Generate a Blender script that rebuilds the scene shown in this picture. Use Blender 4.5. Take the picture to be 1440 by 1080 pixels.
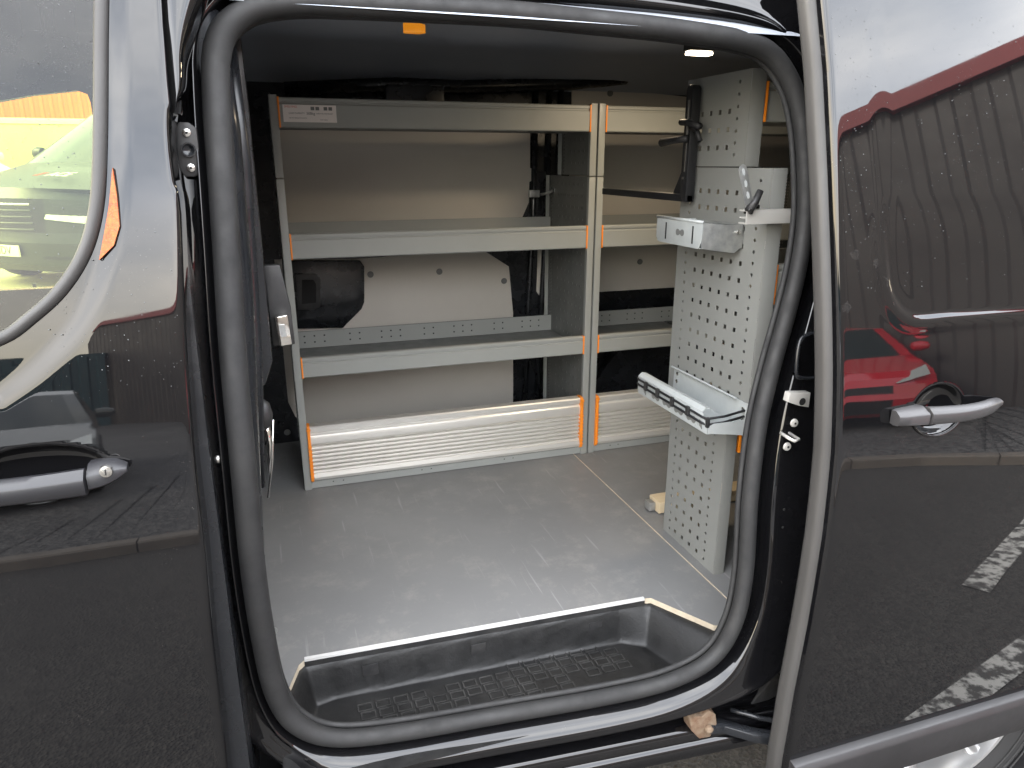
import bpy, bmesh, math, random
from mathutils import Vector, Matrix
import numpy as np
random.seed(4)
R = math.radians
SC = bpy.context.scene
for o in list(bpy.data.objects): bpy.data.objects.remove(o)
C = SC.collection

# ------------------------------------------------------------------ camera
F_PX, PITCH, YAW = 1004.0, 17.2, 18.3
CAM = np.array([0.0, -1.2, 1.0])
cd = bpy.data.cameras.new('camera'); cam = bpy.data.objects.new('camera', cd); C.objects.link(cam)
cam.location = CAM
cam.rotation_euler = (R(90 - PITCH), 0, -R(YAW))
cd.sensor_width = 36; cd.lens = F_PX / 1440 * 36
cd.clip_start = 0.05; cd.clip_end = 2000
SC.camera = cam
# ------------------------------------------------------------------ world, sun, exposure
SUN_EL, SUN_AZ = 30.0, 285.0      # azimuth of the sun, degrees clockwise from +Y
W = bpy.data.worlds.new('World'); SC.world = W; W.use_nodes = True
nt = W.node_tree; nt.nodes.clear()
def N(t, **k):
    n = nt.nodes.new(t)
    for a, b in k.items(): setattr(n, a, b)
    return n
out = N('ShaderNodeOutputWorld'); bg = N('ShaderNodeBackground'); bg.inputs['Strength'].default_value = 0.12
sky = N('ShaderNodeTexSky'); sky.sky_type = 'NISHITA'; sky.sun_disc = False
sky.sun_elevation = R(SUN_EL); sky.sun_rotation = R(SUN_AZ); sky.air_density = 1.2; sky.dust_density = 2.0
tc = N('ShaderNodeTexCoord'); mp = N('ShaderNodeMapping'); mp.inputs['Scale'].default_value = (1, 1, 2.6)
nz = N('ShaderNodeTexNoise'); nz.inputs['Scale'].default_value = 2.2; nz.inputs['Detail'].default_value = 7; nz.inputs['Roughness'].default_value = .55
rp = N('ShaderNodeValToRGB'); rp.color_ramp.elements[0].position = .36; rp.color_ramp.elements[1].position = .60
rp.color_ramp.elements[0].color = (0.6, .6, .6, 1); rp.color_ramp.elements[1].color = (.97, .97, .97, 1)
nz2 = N('ShaderNodeTexNoise'); nz2.inputs['Scale'].default_value = 3.1; nz2.inputs['Detail'].default_value = 5
rc = N('ShaderNodeValToRGB')      # cloud colour: grey undersides to creamy tops
rc.color_ramp.elements[0].position = .35; rc.color_ramp.elements[0].color = (8.3, 8.6, 9.1, 1)
rc.color_ramp.elements[1].position = .65; rc.color_ramp.elements[1].color = (10.8, 10.8, 10.7, 1)
sx = N('ShaderNodeSeparateXYZ')
rh = N('ShaderNodeValToRGB')      # warmer cloud near the horizon
rh.color_ramp.elements[0].position = 0.02; rh.color_ramp.elements[0].color = (1.12, .93, .66, 1)
rh.color_ramp.elements[1].position = .34; rh.color_ramp.elements[1].color = (1, 1, 1.02, 1)
mx = N('ShaderNodeMix'); mx.data_type = 'RGBA'
mul = N('ShaderNodeMix'); mul.data_type = 'RGBA'; mul.blend_type = 'MULTIPLY'; mul.inputs[0].default_value = 1
L = nt.links.new
L(tc.outputs['Generated'], mp.inputs[0]); L(mp.outputs[0], nz.inputs[0]); L(mp.outputs[0], nz2.inputs[0])
L(nz.outputs[0], rp.inputs[0]); L(nz2.outputs[0], rc.inputs[0])
L(tc.outputs['Generated'], sx.inputs[0]); L(sx.outputs['Z'], rh.inputs[0])
L(rc.outputs[0], mul.inputs[6]); L(rh.outputs[0], mul.inputs[7])
L(rp.outputs[0], mx.inputs[0]); L(sky.outputs[0], mx.inputs[6]); L(mul.outputs[2], mx.inputs[7])
L(mx.outputs[2], bg.inputs[0]); L(bg.outputs[0], out.inputs[0])
sd = bpy.data.lights.new('sun', 'SUN'); sun = bpy.data.objects.new('sun', sd); C.objects.link(sun)
sd.energy = 1.1; sd.angle = R(14); sd.color = (1, .93, .82)
saz = R(SUN_AZ); sdir = Vector((math.sin(saz) * math.cos(R(SUN_EL)), math.cos(saz) * math.cos(R(SUN_EL)), math.sin(R(SUN_EL))))
sun.rotation_euler = sdir.to_track_quat('Z', 'Y').to_euler()
SC.view_settings.view_transform = 'Standard'; SC.view_settings.look = 'None'
SC.view_settings.exposure = 3.1; SC.view_settings.gamma = 1; SC.view_settings.use_curve_mapping = False
SC.render.engine = 'CYCLES'
SC.cycles.max_bounces = 10; SC.cycles.diffuse_bounces = 5; SC.cycles.glossy_bounces = 5; SC.cycles.transparent_max_bounces = 12
SC.cycles.sample_clamp_indirect = 8

# ------------------------------------------------------------------ calibration: pixel of the photograph -> point on a plane of the place
_p, _w = R(PITCH), R(YAW)
_f = np.array([math.sin(_w) * math.cos(_p), math.cos(_w) * math.cos(_p), -math.sin(_p)])
_r = np.array([math.cos(_w), -math.sin(_w), 0.]); _u = np.cross(_r, _f)
def at(x, y, ax, v):
    d = _f + _r * (x - 720) / F_PX - _u * (y - 540) / F_PX
    return CAM + (v - CAM[ax]) / d[ax] * d
ZT = [-.5, -.3, 0, .2, .4, .5, .6, .7, .8, .9, 1.2, 1.5]
TT = [-1, -1, 0.5, 1.2, 3.1, 4.9, 6.7, 8.5, 9.9, 10.7, 11.7, 13]
_zz = np.arange(-.8, 1.8, .01); _yy = np.concatenate([[0], np.cumsum(np.tan(np.radians(np.interp(_zz, ZT, TT)))[:-1] * .01)])
_yy -= np.interp(.3, _zz, _yy)
def yb(z): return -.20 + float(np.interp(z, _zz, _yy))           # the body side: vertical low down, leaning in above the waist
def on(x, y, off=0):
    z = .5
    for _ in range(25): z = at(x, y, 1, yb(z) + off)[2]
    return at(x, y, 1, yb(z) + off)

# ------------------------------------------------------------------ materials
MATS = {}
def mat(name, col, rough=.5, metal=0., spec=.5, coat=0., ior=1.5, emit=None, es=0):
    m = bpy.data.materials.new(name); m.use_nodes = True
    b = m.node_tree.nodes['Principled BSDF']
    b.inputs['Base Color'].default_value = (*col, 1); b.inputs['Roughness'].default_value = rough
    b.inputs['Metallic'].default_value = metal; b.inputs['IOR'].default_value = ior
    b.inputs['Specular IOR Level'].default_value = spec
    if coat: b.inputs['Coat Weight'].default_value = coat; b.inputs['Coat Roughness'].default_value = .03
    if emit: b.inputs['Emission Color'].default_value = (*emit, 1); b.inputs['Emission Strength'].default_value = es
    MATS[name] = m; return m
def nodes(m): return m.node_tree, m.node_tree.nodes['Principled BSDF']
def noise(t, scale, detail=4, rough=.5, stretch=(1, 1, 1), rot=(0, 0, 0)):
    c = t.nodes.new('ShaderNodeTexCoord'); mpn = t.nodes.new('ShaderNodeMapping')
    mpn.inputs['Scale'].default_value = stretch; mpn.inputs['Rotation'].default_value = rot
    n = t.nodes.new('ShaderNodeTexNoise'); n.inputs['Scale'].default_value = scale; n.inputs['Detail'].default_value = detail
    n.inputs['Roughness'].default_value = rough
    t.links.new(c.outputs['Object'], mpn.inputs[0]); t.links.new(mpn.outputs[0], n.inputs['Vector']); return n.outputs[0]
def ramp(t, src, stops):
    r = t.nodes.new('ShaderNodeValToRGB'); cr = r.color_ramp
    cr.elements[0].position = stops[0][0]; cr.elements[1].position = stops[-1][0]
    for p, c in stops[1:-1]: cr.elements.new(p)
    for e, (p, c) in zip(sorted(cr.elements, key=lambda e: e.position), stops):
        e.color = (*c, 1) if isinstance(c, tuple) else (c, c, c, 1)
    t.links.new(src, r.inputs[0]); return r.outputs[0]
def mixc(t, fac, a, b):
    n = t.nodes.new('ShaderNodeMix'); n.data_type = 'RGBA'
    for s, v in ((0, fac), (6, a), (7, b)):
        if hasattr(v, 'links') or hasattr(v, 'is_linked'): t.links.new(v, n.inputs[s])
        elif s == 0: n.inputs[0].default_value = v
        else: n.inputs[s].default_value = (*v, 1)
    return n.outputs[2]
def bump(t, b, src, strength, dist=.001):
    n = t.nodes.new('ShaderNodeBump'); n.inputs['Strength'].default_value = strength; n.inputs['Distance'].default_value = dist
    t.links.new(src, n.inputs['Height']); t.links.new(n.outputs[0], b.inputs['Normal'])

# glossy black paint with fine dust and dried droplets
def paint(name, col, dust=.5):
    m = mat(name, col, .02, 0, .5, ior=1.56); t, b = nodes(m)
    v = t.nodes.new('ShaderNodeTexVoronoi'); v.inputs['Scale'].default_value = 190
    c = t.nodes.new('ShaderNodeTexCoord'); t.links.new(c.outputs['Object'], v.inputs['Vector'])
    spot = ramp(t, v.outputs['Distance'], [(.06, 1.), (.14, 0.)])
    patch = ramp(t, noise(t, 9, 5, .6), [(.50, 0.), (.66, 1.)])
    mm = t.nodes.new('ShaderNodeMath'); mm.operation = 'MULTIPLY'; t.links.new(spot, mm.inputs[0]); t.links.new(patch, mm.inputs[1])
    m2 = t.nodes.new('ShaderNodeMath'); m2.operation = 'MULTIPLY'; m2.inputs[1].default_value = .22 * dust; t.links.new(mm.outputs[0], m2.inputs[0])
    film = ramp(t, noise(t, 3.3, 6, .65), [(.35, 0.), (.8, .007 * dust)])
    m3 = t.nodes.new('ShaderNodeMath'); m3.operation = 'ADD'; t.links.new(m2.outputs[0], m3.inputs[0]); t.links.new(film, m3.inputs[1])
    t.links.new(mixc(t, m3.outputs[0], col, (.45, .42, .38)), b.inputs['Base Color'])
    t.links.new(ramp(t, noise(t, 14, 4), [(.3, .008), (.75, .035)]), b.inputs['Roughness'])
    return m
BLACK = paint('black_paint', (.003, .003, .0035))
BLACKIN = mat('black_inner_paint', (.012, .013, .015), .22)
t, b = nodes(BLACKIN); t.links.new(ramp(t, noise(t, 20, 5), [(.3, .16), (.8, .42)]), b.inputs['Roughness'])
def mottled(name, c0, c1, scale, rough, bumps=0, stretch=(1, 1, 1), metal=0, detail=5):
    m = mat(name, c0, rough, metal); t, b = nodes(m)
    n = noise(t, scale, detail, .6, stretch)
    t.links.new(ramp(t, n, [(.3, c0), (.7, c1)]), b.inputs['Base Color'])
    t.links.new(ramp(t, noise(t, scale * 2.3, 4, .6, stretch), [(.3, rough * .8), (.75, min(1, rough * 1.25))]), b.inputs['Roughness'])
    if bumps: bump(t, b, noise(t, scale * 12, 3, .6), bumps)
    return m
RUBBER = mottled('black_rubber', (.007, .007, .0075), (.015, .0148, .0145), 9, .72, .15)
EDGERUB = mottled('grey_edge_rubber', (.030, .029, .028), (.042, .040, .038), 7, .5, .15, (1, 1, .3))
PLASTIC = mottled('black_plastic', (.012, .012, .013), (.03, .029, .028), 30, .5, .3)
CLAD = mottled('cladding_plastic', (.012, .0115, .012), (.018, .017, .018), 5, .45, .25)
STEP = mottled('worn_step_plastic', (.004, .004, .0042), (.012, .0118, .0115), 14, .52, .5)
RIBM = mottled('scuffed_rib_plastic', (.014, .014, .014), (.045, .044, .042), 25, .5)
ZINC = mat('zinc_plated', (.60, .585, .55), .38, .45)
GREY = mottled('grey_powder_coat', (.27, .28, .262), (.295, .30, .28), 6, .42, .08)
LGREY = mottled('light_grey_powder_coat', (.205, .208, .196), (.225, .228, .213), 5, .4, .08)
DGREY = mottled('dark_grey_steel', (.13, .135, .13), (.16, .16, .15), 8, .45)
TRAYG = mottled('pale_grey_steel', (.34, .36, .36), (.41, .43, .42), 18, .34, .05)
ALU = mottled('aluminium', (.66, .64, .59), (.72, .70, .65), 3, .36, .05, (.15, 1, 6), .5)
ALUTRIM = mat('aluminium_trim', (.78, .77, .75), .35, .35)
STEEL = mat('bright_steel', (.66, .65, .62), .25, 1.)
DULL = mottled('galvanised_steel', (.30, .31, .31), (.48, .48, .46), 40, .42, .2, (1, 1, 1), .7)
ORANGE = mat('orange_plastic', (.90, .27, .02), .4)
PLY = mottled('greige_wall_panel', (.50, .465, .41), (.55, .515, .455), 2.5, .55, .05)
PLYEDGE = mottled('pale_plywood_edge', (.42, .36, .27), (.55, .47, .36), 60, .7)
WOOD = mottled('pale_wood', (.52, .42, .27), (.60, .49, .33), 8, .6, .2, (.3, 4, 4))
MATTE = mat('matt_black', (.008, .008, .009), .55)
HOLE = mat('dark_recess', (.004, .004, .004), .8)
CEIL = mottled('haze_lightened_ceiling', (.32, .35, .40), (.36, .385, .43), 2, .45)  # blue-grey lightened to carry the hazy veil over the ceiling
RUST = mottled('rusty_steel', (.09, .045, .022), (.17, .13, .09), 60, .75, .8)
WHITEP = mat('white_print', (.75, .74, .72), .5)
REDP = mat('red_print', (.6, .12, .06), .5)
INK = mat('black_ink', (.03, .03, .03), .6)
CHROME = mat('polished_metal', (.8, .78, .74), .08, 1.)
PAINTED_REFL = mottled('painted_orange_reflection', (.42, .05, .012), (.30, .13, .02), 220, .25, .6)

# grey resin floor: scuffs, pale scratches, tan stains
m = FLOOR = mat('grey_resin_floor', (.13, .135, .14), .42); t, b = nodes(m)
base = ramp(t, noise(t, 2.2, 5), [(.3, (.158, .158, .157)), (.7, (.184, .183, .179))])
s1 = ramp(t, noise(t, 60, 3, .5, (1, .05, 1), (0, 0, 1.25)), [(.66, 0.), (.73, .38)])
s2 = ramp(t, noise(t, 70, 3, .5, (1, .05, 1), (0, 0, -.7)), [(.67, 0.), (.73, .34)])
s3 = ramp(t, noise(t, 11, 10, .8), [(.52, 0.), (.70, .55)])
s4 = ramp(t, noise(t, 120, 4, .6), [(.66, 0.), (.76, .5)])
x = mixc(t, s1, base, (.34, .34, .33)); x = mixc(t, s2, x, (.36, .35, .33)); x = mixc(t, s3, x, (.265, .255, .235)); x = mixc(t, s4, x, (.30, .29, .27))
t.links.new(x, b.inputs['Base Color'])
t.links.new(ramp(t, noise(t, 7, 6, .6), [(.3, .34), (.7, .55)]), b.inputs['Roughness'])
bump(t, b, noise(t, 160, 2), .12)

# wet-looking asphalt, gravel verge
def stone(name, c0, c1, sc, bs, rough=.85):
    m = mat(name, c0, rough); t, b = nodes(m)
    v = t.nodes.new('ShaderNodeTexVoronoi'); v.inputs['Scale'].default_value = sc
    c = t.nodes.new('ShaderNodeTexCoord'); t.links.new(c.outputs['Object'], v.inputs['Vector'])
    n = noise(t, .8, 6, .6)
    a = mixc(t, ramp(t, v.outputs['Color'], [(.2, 0.), (.8, 1.)]), c0, c1)
    t.links.new(mixc(t, ramp(t, n, [(.35, 0.), (.7, .45)]), a, tuple(q * .45 for q in c0)), b.inputs['Base Color'])
    bump(t, b, v.outputs['Distance'], bs, .01); return m
ASPHALT = stone('asphalt', (.026, .024, .022), (.066, .061, .054), 95, .7)
GRAVEL = stone('dark_gravel', (.035, .035, .036), (.13, .125, .12), 38, 1.)
KERBM = mottled('kerb_concrete', (.10, .088, .076), (.15, .13, .11), 5, .8, .5)
CONC = mottled('pale_yard_concrete', (.50, .46, .26), (.60, .55, .32), .8, .8)
m = LINE = mat('worn_white_paint', (.55, .54, .50), .7); t, b = nodes(m)
t.links.new(mixc(t, ramp(t, noise(t, 14, 8, .7), [(.47, 0.), (.56, 1.)]), (.055, .052, .048), (.42, .41, .38)), b.inputs['Base Color'])

# tinted window glass: transparent with a Fresnel mirror
def glass(name, tint, rough=0.0, ior=1.5):
    m = bpy.data.materials.new(name); m.use_nodes = True; t = m.node_tree; t.nodes.clear()
    o = t.nodes.new('ShaderNodeOutputMaterial'); mxs = t.nodes.new('ShaderNodeMixShader')
    tr = t.nodes.new('ShaderNodeBsdfTransparent'); tr.inputs[0].default_value = (*tint, 1)
    gl = t.nodes.new('ShaderNodeBsdfGlossy'); gl.inputs['Roughness'].default_value = rough
    fr = t.nodes.new('ShaderNodeFresnel'); fr.inputs[0].default_value = ior
    t.links.new(fr.outputs[0], mxs.inputs[0]); t.links.new(tr.outputs[0], mxs.inputs[1]); t.links.new(gl.outputs[0], mxs.inputs[2])
    t.links.new(mxs.outputs[0], o.inputs[0]); MATS[name] = m; return m
GLASS = glass('tinted_glass', (.70, .74, .56))
CARGLASS = mat('dark_car_glass', (.02, .028, .028), .05)
LAMPG = mat('headlamp_glass', (.55, .57, .55), .12, .5)

# ------------------------------------------------------------------ mesh helpers
def link(name, me, m=None, parent=None, smooth=None, mats=None):
    o = bpy.data.objects.new(name, me); C.objects.link(o)
    if mats:
        for q in mats: me.materials.append(q)
    elif m: me.materials.append(m)
    if parent: o.parent = parent
    if smooth is not None:
        for p in me.polygons: p.use_smooth = True
        if smooth < 180:
            b2 = bmesh.new(); b2.from_mesh(me)
            for e in b2.edges:
                if len(e.link_faces) == 2 and e.calc_face_angle(0) > R(smooth): e.smooth = False
            b2.to_mesh(me); b2.free()
    return o
def tag(o, label, cat, group=None, kind=None):
    o['label'] = label; o['category'] = cat
    if group: o['group'] = group
    if kind: o['kind'] = kind
    return o
def empty(name, label, cat, loc=(0, 0, 0), group=None):
    o = bpy.data.objects.new(name, None); C.objects.link(o); o.location = loc; o.empty_display_size = .1
    return tag(o, label, cat, group)
def lab(o, s): o['label'] = s; return o
class MB:
    def __init__(s): s.v = []; s.f = []; s.mi = []; s.cur = 0
    def add(s, vs, fs):
        k = len(s.v); s.v += [tuple(map(float, q)) for q in vs]
        for q in fs: s.f.append(tuple(k + i for i in q)); s.mi.append(s.cur)
        return s
    def box(s, x0, x1, y0, y1, z0, z1):
        return s.add([(x0, y0, z0), (x1, y0, z0), (x1, y1, z0), (x0, y1, z0), (x0, y0, z1), (x1, y0, z1), (x1, y1, z1), (x0, y1, z1)],
                     [(0, 3, 2, 1), (4, 5, 6, 7), (0, 1, 5, 4), (1, 2, 6, 5), (2, 3, 7, 6), (3, 0, 4, 7)])
    def prism(s, poly, ax, a, b2, cap=True, closed=True):     # poly in the two other axes, extruded along ax
        def P(u, v, w): return (w, u, v) if ax == 0 else (u, w, v) if ax == 1 else (u, v, w)
        n = len(poly); vs = [P(u, v, a) for u, v in poly] + [P(u, v, b2) for u, v in poly]
        fs = [(i, (i + 1) % n, n + (i + 1) % n, n + i) for i in range(n if closed else n - 1)]
        if cap and closed: fs += [tuple(range(n))[::-1], tuple(range(n, 2 * n))]
        return s.add(vs, fs)
    def sweep(s, path, rad, seg=10, closed=False, caps=True):
        P = [Vector(p) for p in path]; n = len(P); vs = []; up = None
        rr = rad if isinstance(rad, (list, tuple)) else [rad] * n
        for i in range(n):
            a = P[(i - 1) % n] if closed or i > 0 else P[i]; c = P[(i + 1) % n] if closed or i < n - 1 else P[i]
            d = (c - a).normalized()
            if up is None: up = d.orthogonal().normalized()
            up = (up - d * up.dot(d)).normalized(); sd_ = d.cross(up)
            for k in range(seg):
                an = 2 * math.pi * k / seg; vs.append(P[i] + (up * math.cos(an) + sd_ * math.sin(an)) * rr[i])
        fs = []
        for i in range(n if closed else n - 1):
            j = (i + 1) % n
            for k in range(seg): fs.append((i * seg + k, i * seg + (k + 1) % seg, j * seg + (k + 1) % seg, j * seg + k))
        if not closed and caps: fs += [tuple(range(seg))[::-1], tuple(range((n - 1) * seg, n * seg))]
        return s.add(vs, fs)
    def lathe(s, prof, c, axis=1, seg=24, cap=True):          # prof: (radius, offset along axis)
        c = Vector(c); vs = []; n = len(prof)
        for r_, h in prof:
            for k in range(seg):
                an = 2 * math.pi * k / seg; u, v = r_ * math.cos(an), r_ * math.sin(an)
                vs.append(c + Vector((h, u, v) if axis == 0 else (u, h, v) if axis == 1 else (u, v, h)))
        fs = [(i * seg + k, i * seg + (k + 1) % seg, (i + 1) * seg + (k + 1) % seg, (i + 1) * seg + k) for i in range(n - 1) for k in range(seg)]
        if cap: fs += [tuple(range(seg))[::-1], tuple(range((n - 1) * seg, n * seg))]
        return s.add(vs, fs)
    def grid(s, nu, nv, fn, keep=None, flip=False):
        vs = [fn(i / nu, j / nv) for j in range(nv + 1) for i in range(nu + 1)]; fs = []
        for j in range(nv):
            for i in range(nu):
                if keep and not keep((i + .5) / nu, (j + .5) / nv): continue
                q = (j * (nu + 1) + i, j * (nu + 1) + i + 1, (j + 1) * (nu + 1) + i + 1, (j + 1) * (nu + 1) + i)
                fs.append(q[::-1] if flip else q)
        return s.add(vs, fs)
    def mesh(s, name, fix=True):
        me = bpy.data.meshes.new(name); me.from_pydata(s.v, [], s.f)
        me.polygons.foreach_set('material_index', s.mi)
        if fix:
            b2 = bmesh.new(); b2.from_mesh(me); bmesh.ops.recalc_face_normals(b2, faces=b2.faces); b2.to_mesh(me); b2.free()
        me.update(); return me
    def build(s, name, m, parent=None, smooth=None, bevel=0, mats=None):
        me = s.mesh(name)
        if bevel:
            b2 = bmesh.new(); b2.from_mesh(me)
            bmesh.ops.remove_doubles(b2, verts=b2.verts, dist=1e-5)
            es = [e for e in b2.edges if len(e.link_faces) == 2 and e.calc_face_angle(0) > R(25)]
            bmesh.ops.bevel(b2, geom=es, offset=bevel, segments=2, profile=.6, affect='EDGES', clamp_overlap=True)
            b2.to_mesh(me); b2.free()
            smooth = 30 if smooth is None else smooth
        return link(name, me, m, parent, smooth, mats)
def box(name, x0, x1, y0, y1, z0, z1, m, parent=None, bevel=.0015):
    return MB().box(x0, x1, y0, y1, z0, z1).build(name, m, parent, bevel=bevel)
def spline(pts, n, closed=False):
    P = [np.array(p, float) for p in pts]; k = len(P); out_ = []
    segs = k if closed else k - 1
    for i in range(segs):
        p0 = P[(i - 1) % k] if closed or i > 0 else P[0]; p1 = P[i]; p2 = P[(i + 1) % k]; p3 = P[(i + 2) % k] if closed or i + 2 < k else P[-1]
        for j in range(n):
            q = j / n
            out_.append(.5 * ((2 * p1) + (-p0 + p2) * q + (2 * p0 - 5 * p1 + 4 * p2 - p3) * q * q + (-p0 + 3 * p1 - 3 * p2 + p3) * q ** 3))
    if not closed: out_.append(P[-1])
    return out_
def inside(x, z, poly):
    r_ = False; n = len(poly)
    for i in range(n):
        x1, z1 = poly[i][:2]; x2, z2 = poly[(i + 1) % n][:2]
        if (z1 > z) != (z2 > z) and x < (x2 - x1) * (z - z1) / (z2 - z1) + x1: r_ = not r_
    return r_
def segdist(X, Z, poly, closed=True):
    d_ = np.full(X.shape, 9.0); n = len(poly)
    for i in range(n if closed else n - 1):
        ax_, az_ = poly[i]; bx_, bz_ = poly[(i + 1) % n]; L2 = (bx_ - ax_) ** 2 + (bz_ - az_) ** 2 + 1e-12
        t_ = np.clip(((X - ax_) * (bx_ - ax_) + (Z - az_) * (bz_ - az_)) / L2, 0, 1)
        d_ = np.minimum(d_, np.hypot(X - ax_ - t_ * (bx_ - ax_), Z - az_ - t_ * (bz_ - az_)))
    return d_
def insidev(X, Z, poly):
    r_ = np.zeros(X.shape, bool); n = len(poly)
    for i in range(n):
        x1, z1 = poly[i]; x2, z2 = poly[(i + 1) % n]
        if z1 == z2: continue
        r_ ^= ((z1 > Z) != (z2 > Z)) & (X < (x2 - x1) * (Z - z1) / (z2 - z1) + x1)
    return r_
def sstep(a, b2, v):
    q = np.clip((v - a) / (b2 - a), 0, 1); return q * q * (3 - 2 * q)
def ngrid(X, Y, Z, name, m, parent, keep=None):
    nv, nu = X.shape; co = np.stack([X, Y, Z - GZ], -1).reshape(-1, 3)
    j, i = np.mgrid[0:nv - 1, 0:nu - 1]; a = (j * nu + i).ravel(); fs = np.stack([a, a + 1, a + nu + 1, a + nu], -1)
    if keep is not None: fs = fs[keep[:-1, :-1].ravel() & keep[1:, 1:].ravel()]
    me = bpy.data.meshes.new(name); me.vertices.add(len(co)); me.vertices.foreach_set('co', co.ravel())
    me.loops.add(fs.size); me.loops.foreach_set('vertex_index', fs.ravel()); me.polygons.add(len(fs))
    me.polygons.foreach_set('loop_start', np.arange(0, fs.size, 4)); me.polygons.foreach_set('loop_total', np.full(len(fs), 4))
    me.polygons.foreach_set('use_smooth', np.ones(len(fs), bool)); me.update(); me.validate()
    return link(name, me, m, parent)
def text(name, s, size, loc, rot, m, parent=None, ext=.0003, ax='CENTER', shear=0):
    cu = bpy.data.curves.new(name, 'FONT'); cu.body = s; cu.size = size; cu.extrude = ext; cu.align_x = ax; cu.align_y = 'CENTER'; cu.shear = shear
    ob = bpy.data.objects.new(name, cu); C.objects.link(ob); me = bpy.data.meshes.new_from_object(ob); bpy.data.objects.remove(ob)
    me.transform(Matrix.Translation(loc) @ (rot if isinstance(rot, Matrix) else Matrix.Rotation(rot[2], 4, 'Z') @ Matrix.Rotation(rot[0], 4, 'X')))
    return link(name, me, m, parent)
# perforated sheet: columns of holes, each [(centre_u, [centre_v...], half size, 'sq'|'rd')], u,v -> 3D by fn(u, v, depth)
def perf(u0, u1, v0, v1, cols, fn, depth=.0015):
    mb = MB(); cols = sorted(cols, key=lambda c: c[0])
    bu = [u0] + [(cols[i][0] + cols[i + 1][0]) / 2 for i in range(len(cols) - 1)] + [u1]
    for i, (cu, vs, hs, kind) in enumerate(cols):
        vs = sorted(v for v in vs if v0 + hs < v < v1 - hs); a, b2 = bu[i], bu[i + 1]
        bv = [v0] + [(vs[k] + vs[k + 1]) / 2 for k in range(len(vs) - 1)] + [v1] if vs else [v0, v1]
        if not vs:
            mb.add([fn(a, v0, 0), fn(b2, v0, 0), fn(b2, v1, 0), fn(a, v1, 0)], [(0, 1, 2, 3)]); continue
        for k, cv in enumerate(vs):
            c0, c1 = bv[k], bv[k + 1]
            outer = [(a, c0), (cu, c0), (b2, c0), (b2, cv), (b2, c1), (cu, c1), (a, c1), (a, cv)]
            q = hs if kind == 'sq' else hs * .72
            inner = [(cu - q, cv - q), (cu, cv - hs), (cu + q, cv - q), (cu + hs, cv), (cu + q, cv + q), (cu, cv + hs), (cu - q, cv + q), (cu - hs, cv)]
            V = [fn(*p, 0) for p in outer] + [fn(*p, 0) for p in inner] + [fn(*p, depth) for p in inner]
            F = []
            for j in range(8):
                j2 = (j + 1) % 8; F += [(j, j2, 8 + j2, 8 + j), (8 + j, 8 + j2, 16 + j2, 16 + j)]
            mb.add(V, F)
    return mb
def disc(name, c, r_, axis, th, m, parent, seg=20, dome=0):
    prof = [(r_ * .96, 0), (r_, th * .3), (r_ * .9, th)] + ([(r_ * .45, th + dome), (r_ * .1, th + dome * 1.1)] if dome else [])
    return MB().lathe(prof, c, axis, seg).build(name, m, parent, smooth=40)

# ================================================================== SETTING outside
GZ = -.60
g = MB().grid(60, 60, lambda u, v: ((u - .5) * 800, (v - .5) * 800, GZ)).build('ground', ASPHALT); g['kind'] = 'structure'
# the kerb runs along behind the photographer and swings nearer on the right
kl = [(-30, -4.2), (-12, -3.7), (-3, -3.45), (-1.5, -3.36), (0, -3.4), (2, -3.4), (3.4, -3.28), (4.1, -2.98), (4.6, -2.5), (6, -1.6), (8.5, -.4), (11, 1.2), (14, 4), (15.5, 9), (16, 20)]
ks = spline(kl, 8)
def offs(i, d):
    a = ks[max(0, i - 1)]; c_ = ks[min(len(ks) - 1, i + 1)]; t_ = (c_ - a) / np.linalg.norm(c_ - a); nn = np.array([t_[1], -t_[0]])
    return ks[i] + nn * d
# kerb stones, each its own piece (about 0.9 m), sharing nothing but the profile
kroot = bpy.data.objects.new('kerb', None); C.objects.link(kroot); kroot['kind'] = 'structure'
prof = [(0, 0), (0, .085), (.012, .1), (.12, .1), (.12, 0)]
step = 8
cum = [0]
for i in range(1, len(ks)): cum.append(cum[-1] + float(np.linalg.norm(ks[i] - ks[i - 1])))
def kpt(s, d):
    s = min(max(s, 0), cum[-1] - 1e-4); i = max(k for k in range(len(cum)) if cum[k] <= s); i = min(i, len(ks) - 2)
    f_ = (s - cum[i]) / (cum[i + 1] - cum[i]); a = offs(i, d); c_ = offs(i + 1, d); return a + (c_ - a) * f_
s = 20.0; kn = 0
while s < 44 and s < cum[-1] - 1:
    mb = MB(); e = s + .905; vs = []
    for q in (s, (s + e) / 2, e):
        for d, h in prof:
            p = kpt(q, d); vs.append((p[0], p[1], GZ - .02 + (h + .02 if h else 0) + random.uniform(-.001, .001)))
    n = len(prof); fs = [(r0 * n + k, r0 * n + k + 1, (r0 + 1) * n + k + 1, (r0 + 1) * n + k) for r0 in range(2) for k in range(n - 1)] + [tuple(range(n)), tuple(range(2 * n, 3 * n))]
    mb.add(vs, fs).build('kerb_stone', KERBM, kroot); kn += 1; s += .915
# verge of gravel beyond the kerb
mb = MB(); vs = []
for i in range(len(ks)):
    p = offs(i, .12); q = offs(i, 80)
    vs += [(p[0], p[1], GZ + .085), (q[0], q[1], GZ + .12)]
mb.add(vs, [(2 * i, 2 * i + 1, 2 * i + 3, 2 * i + 2) for i in range(len(ks) - 1)]).build('gravel_verge', GRAVEL)['kind'] = 'structure'
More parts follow.
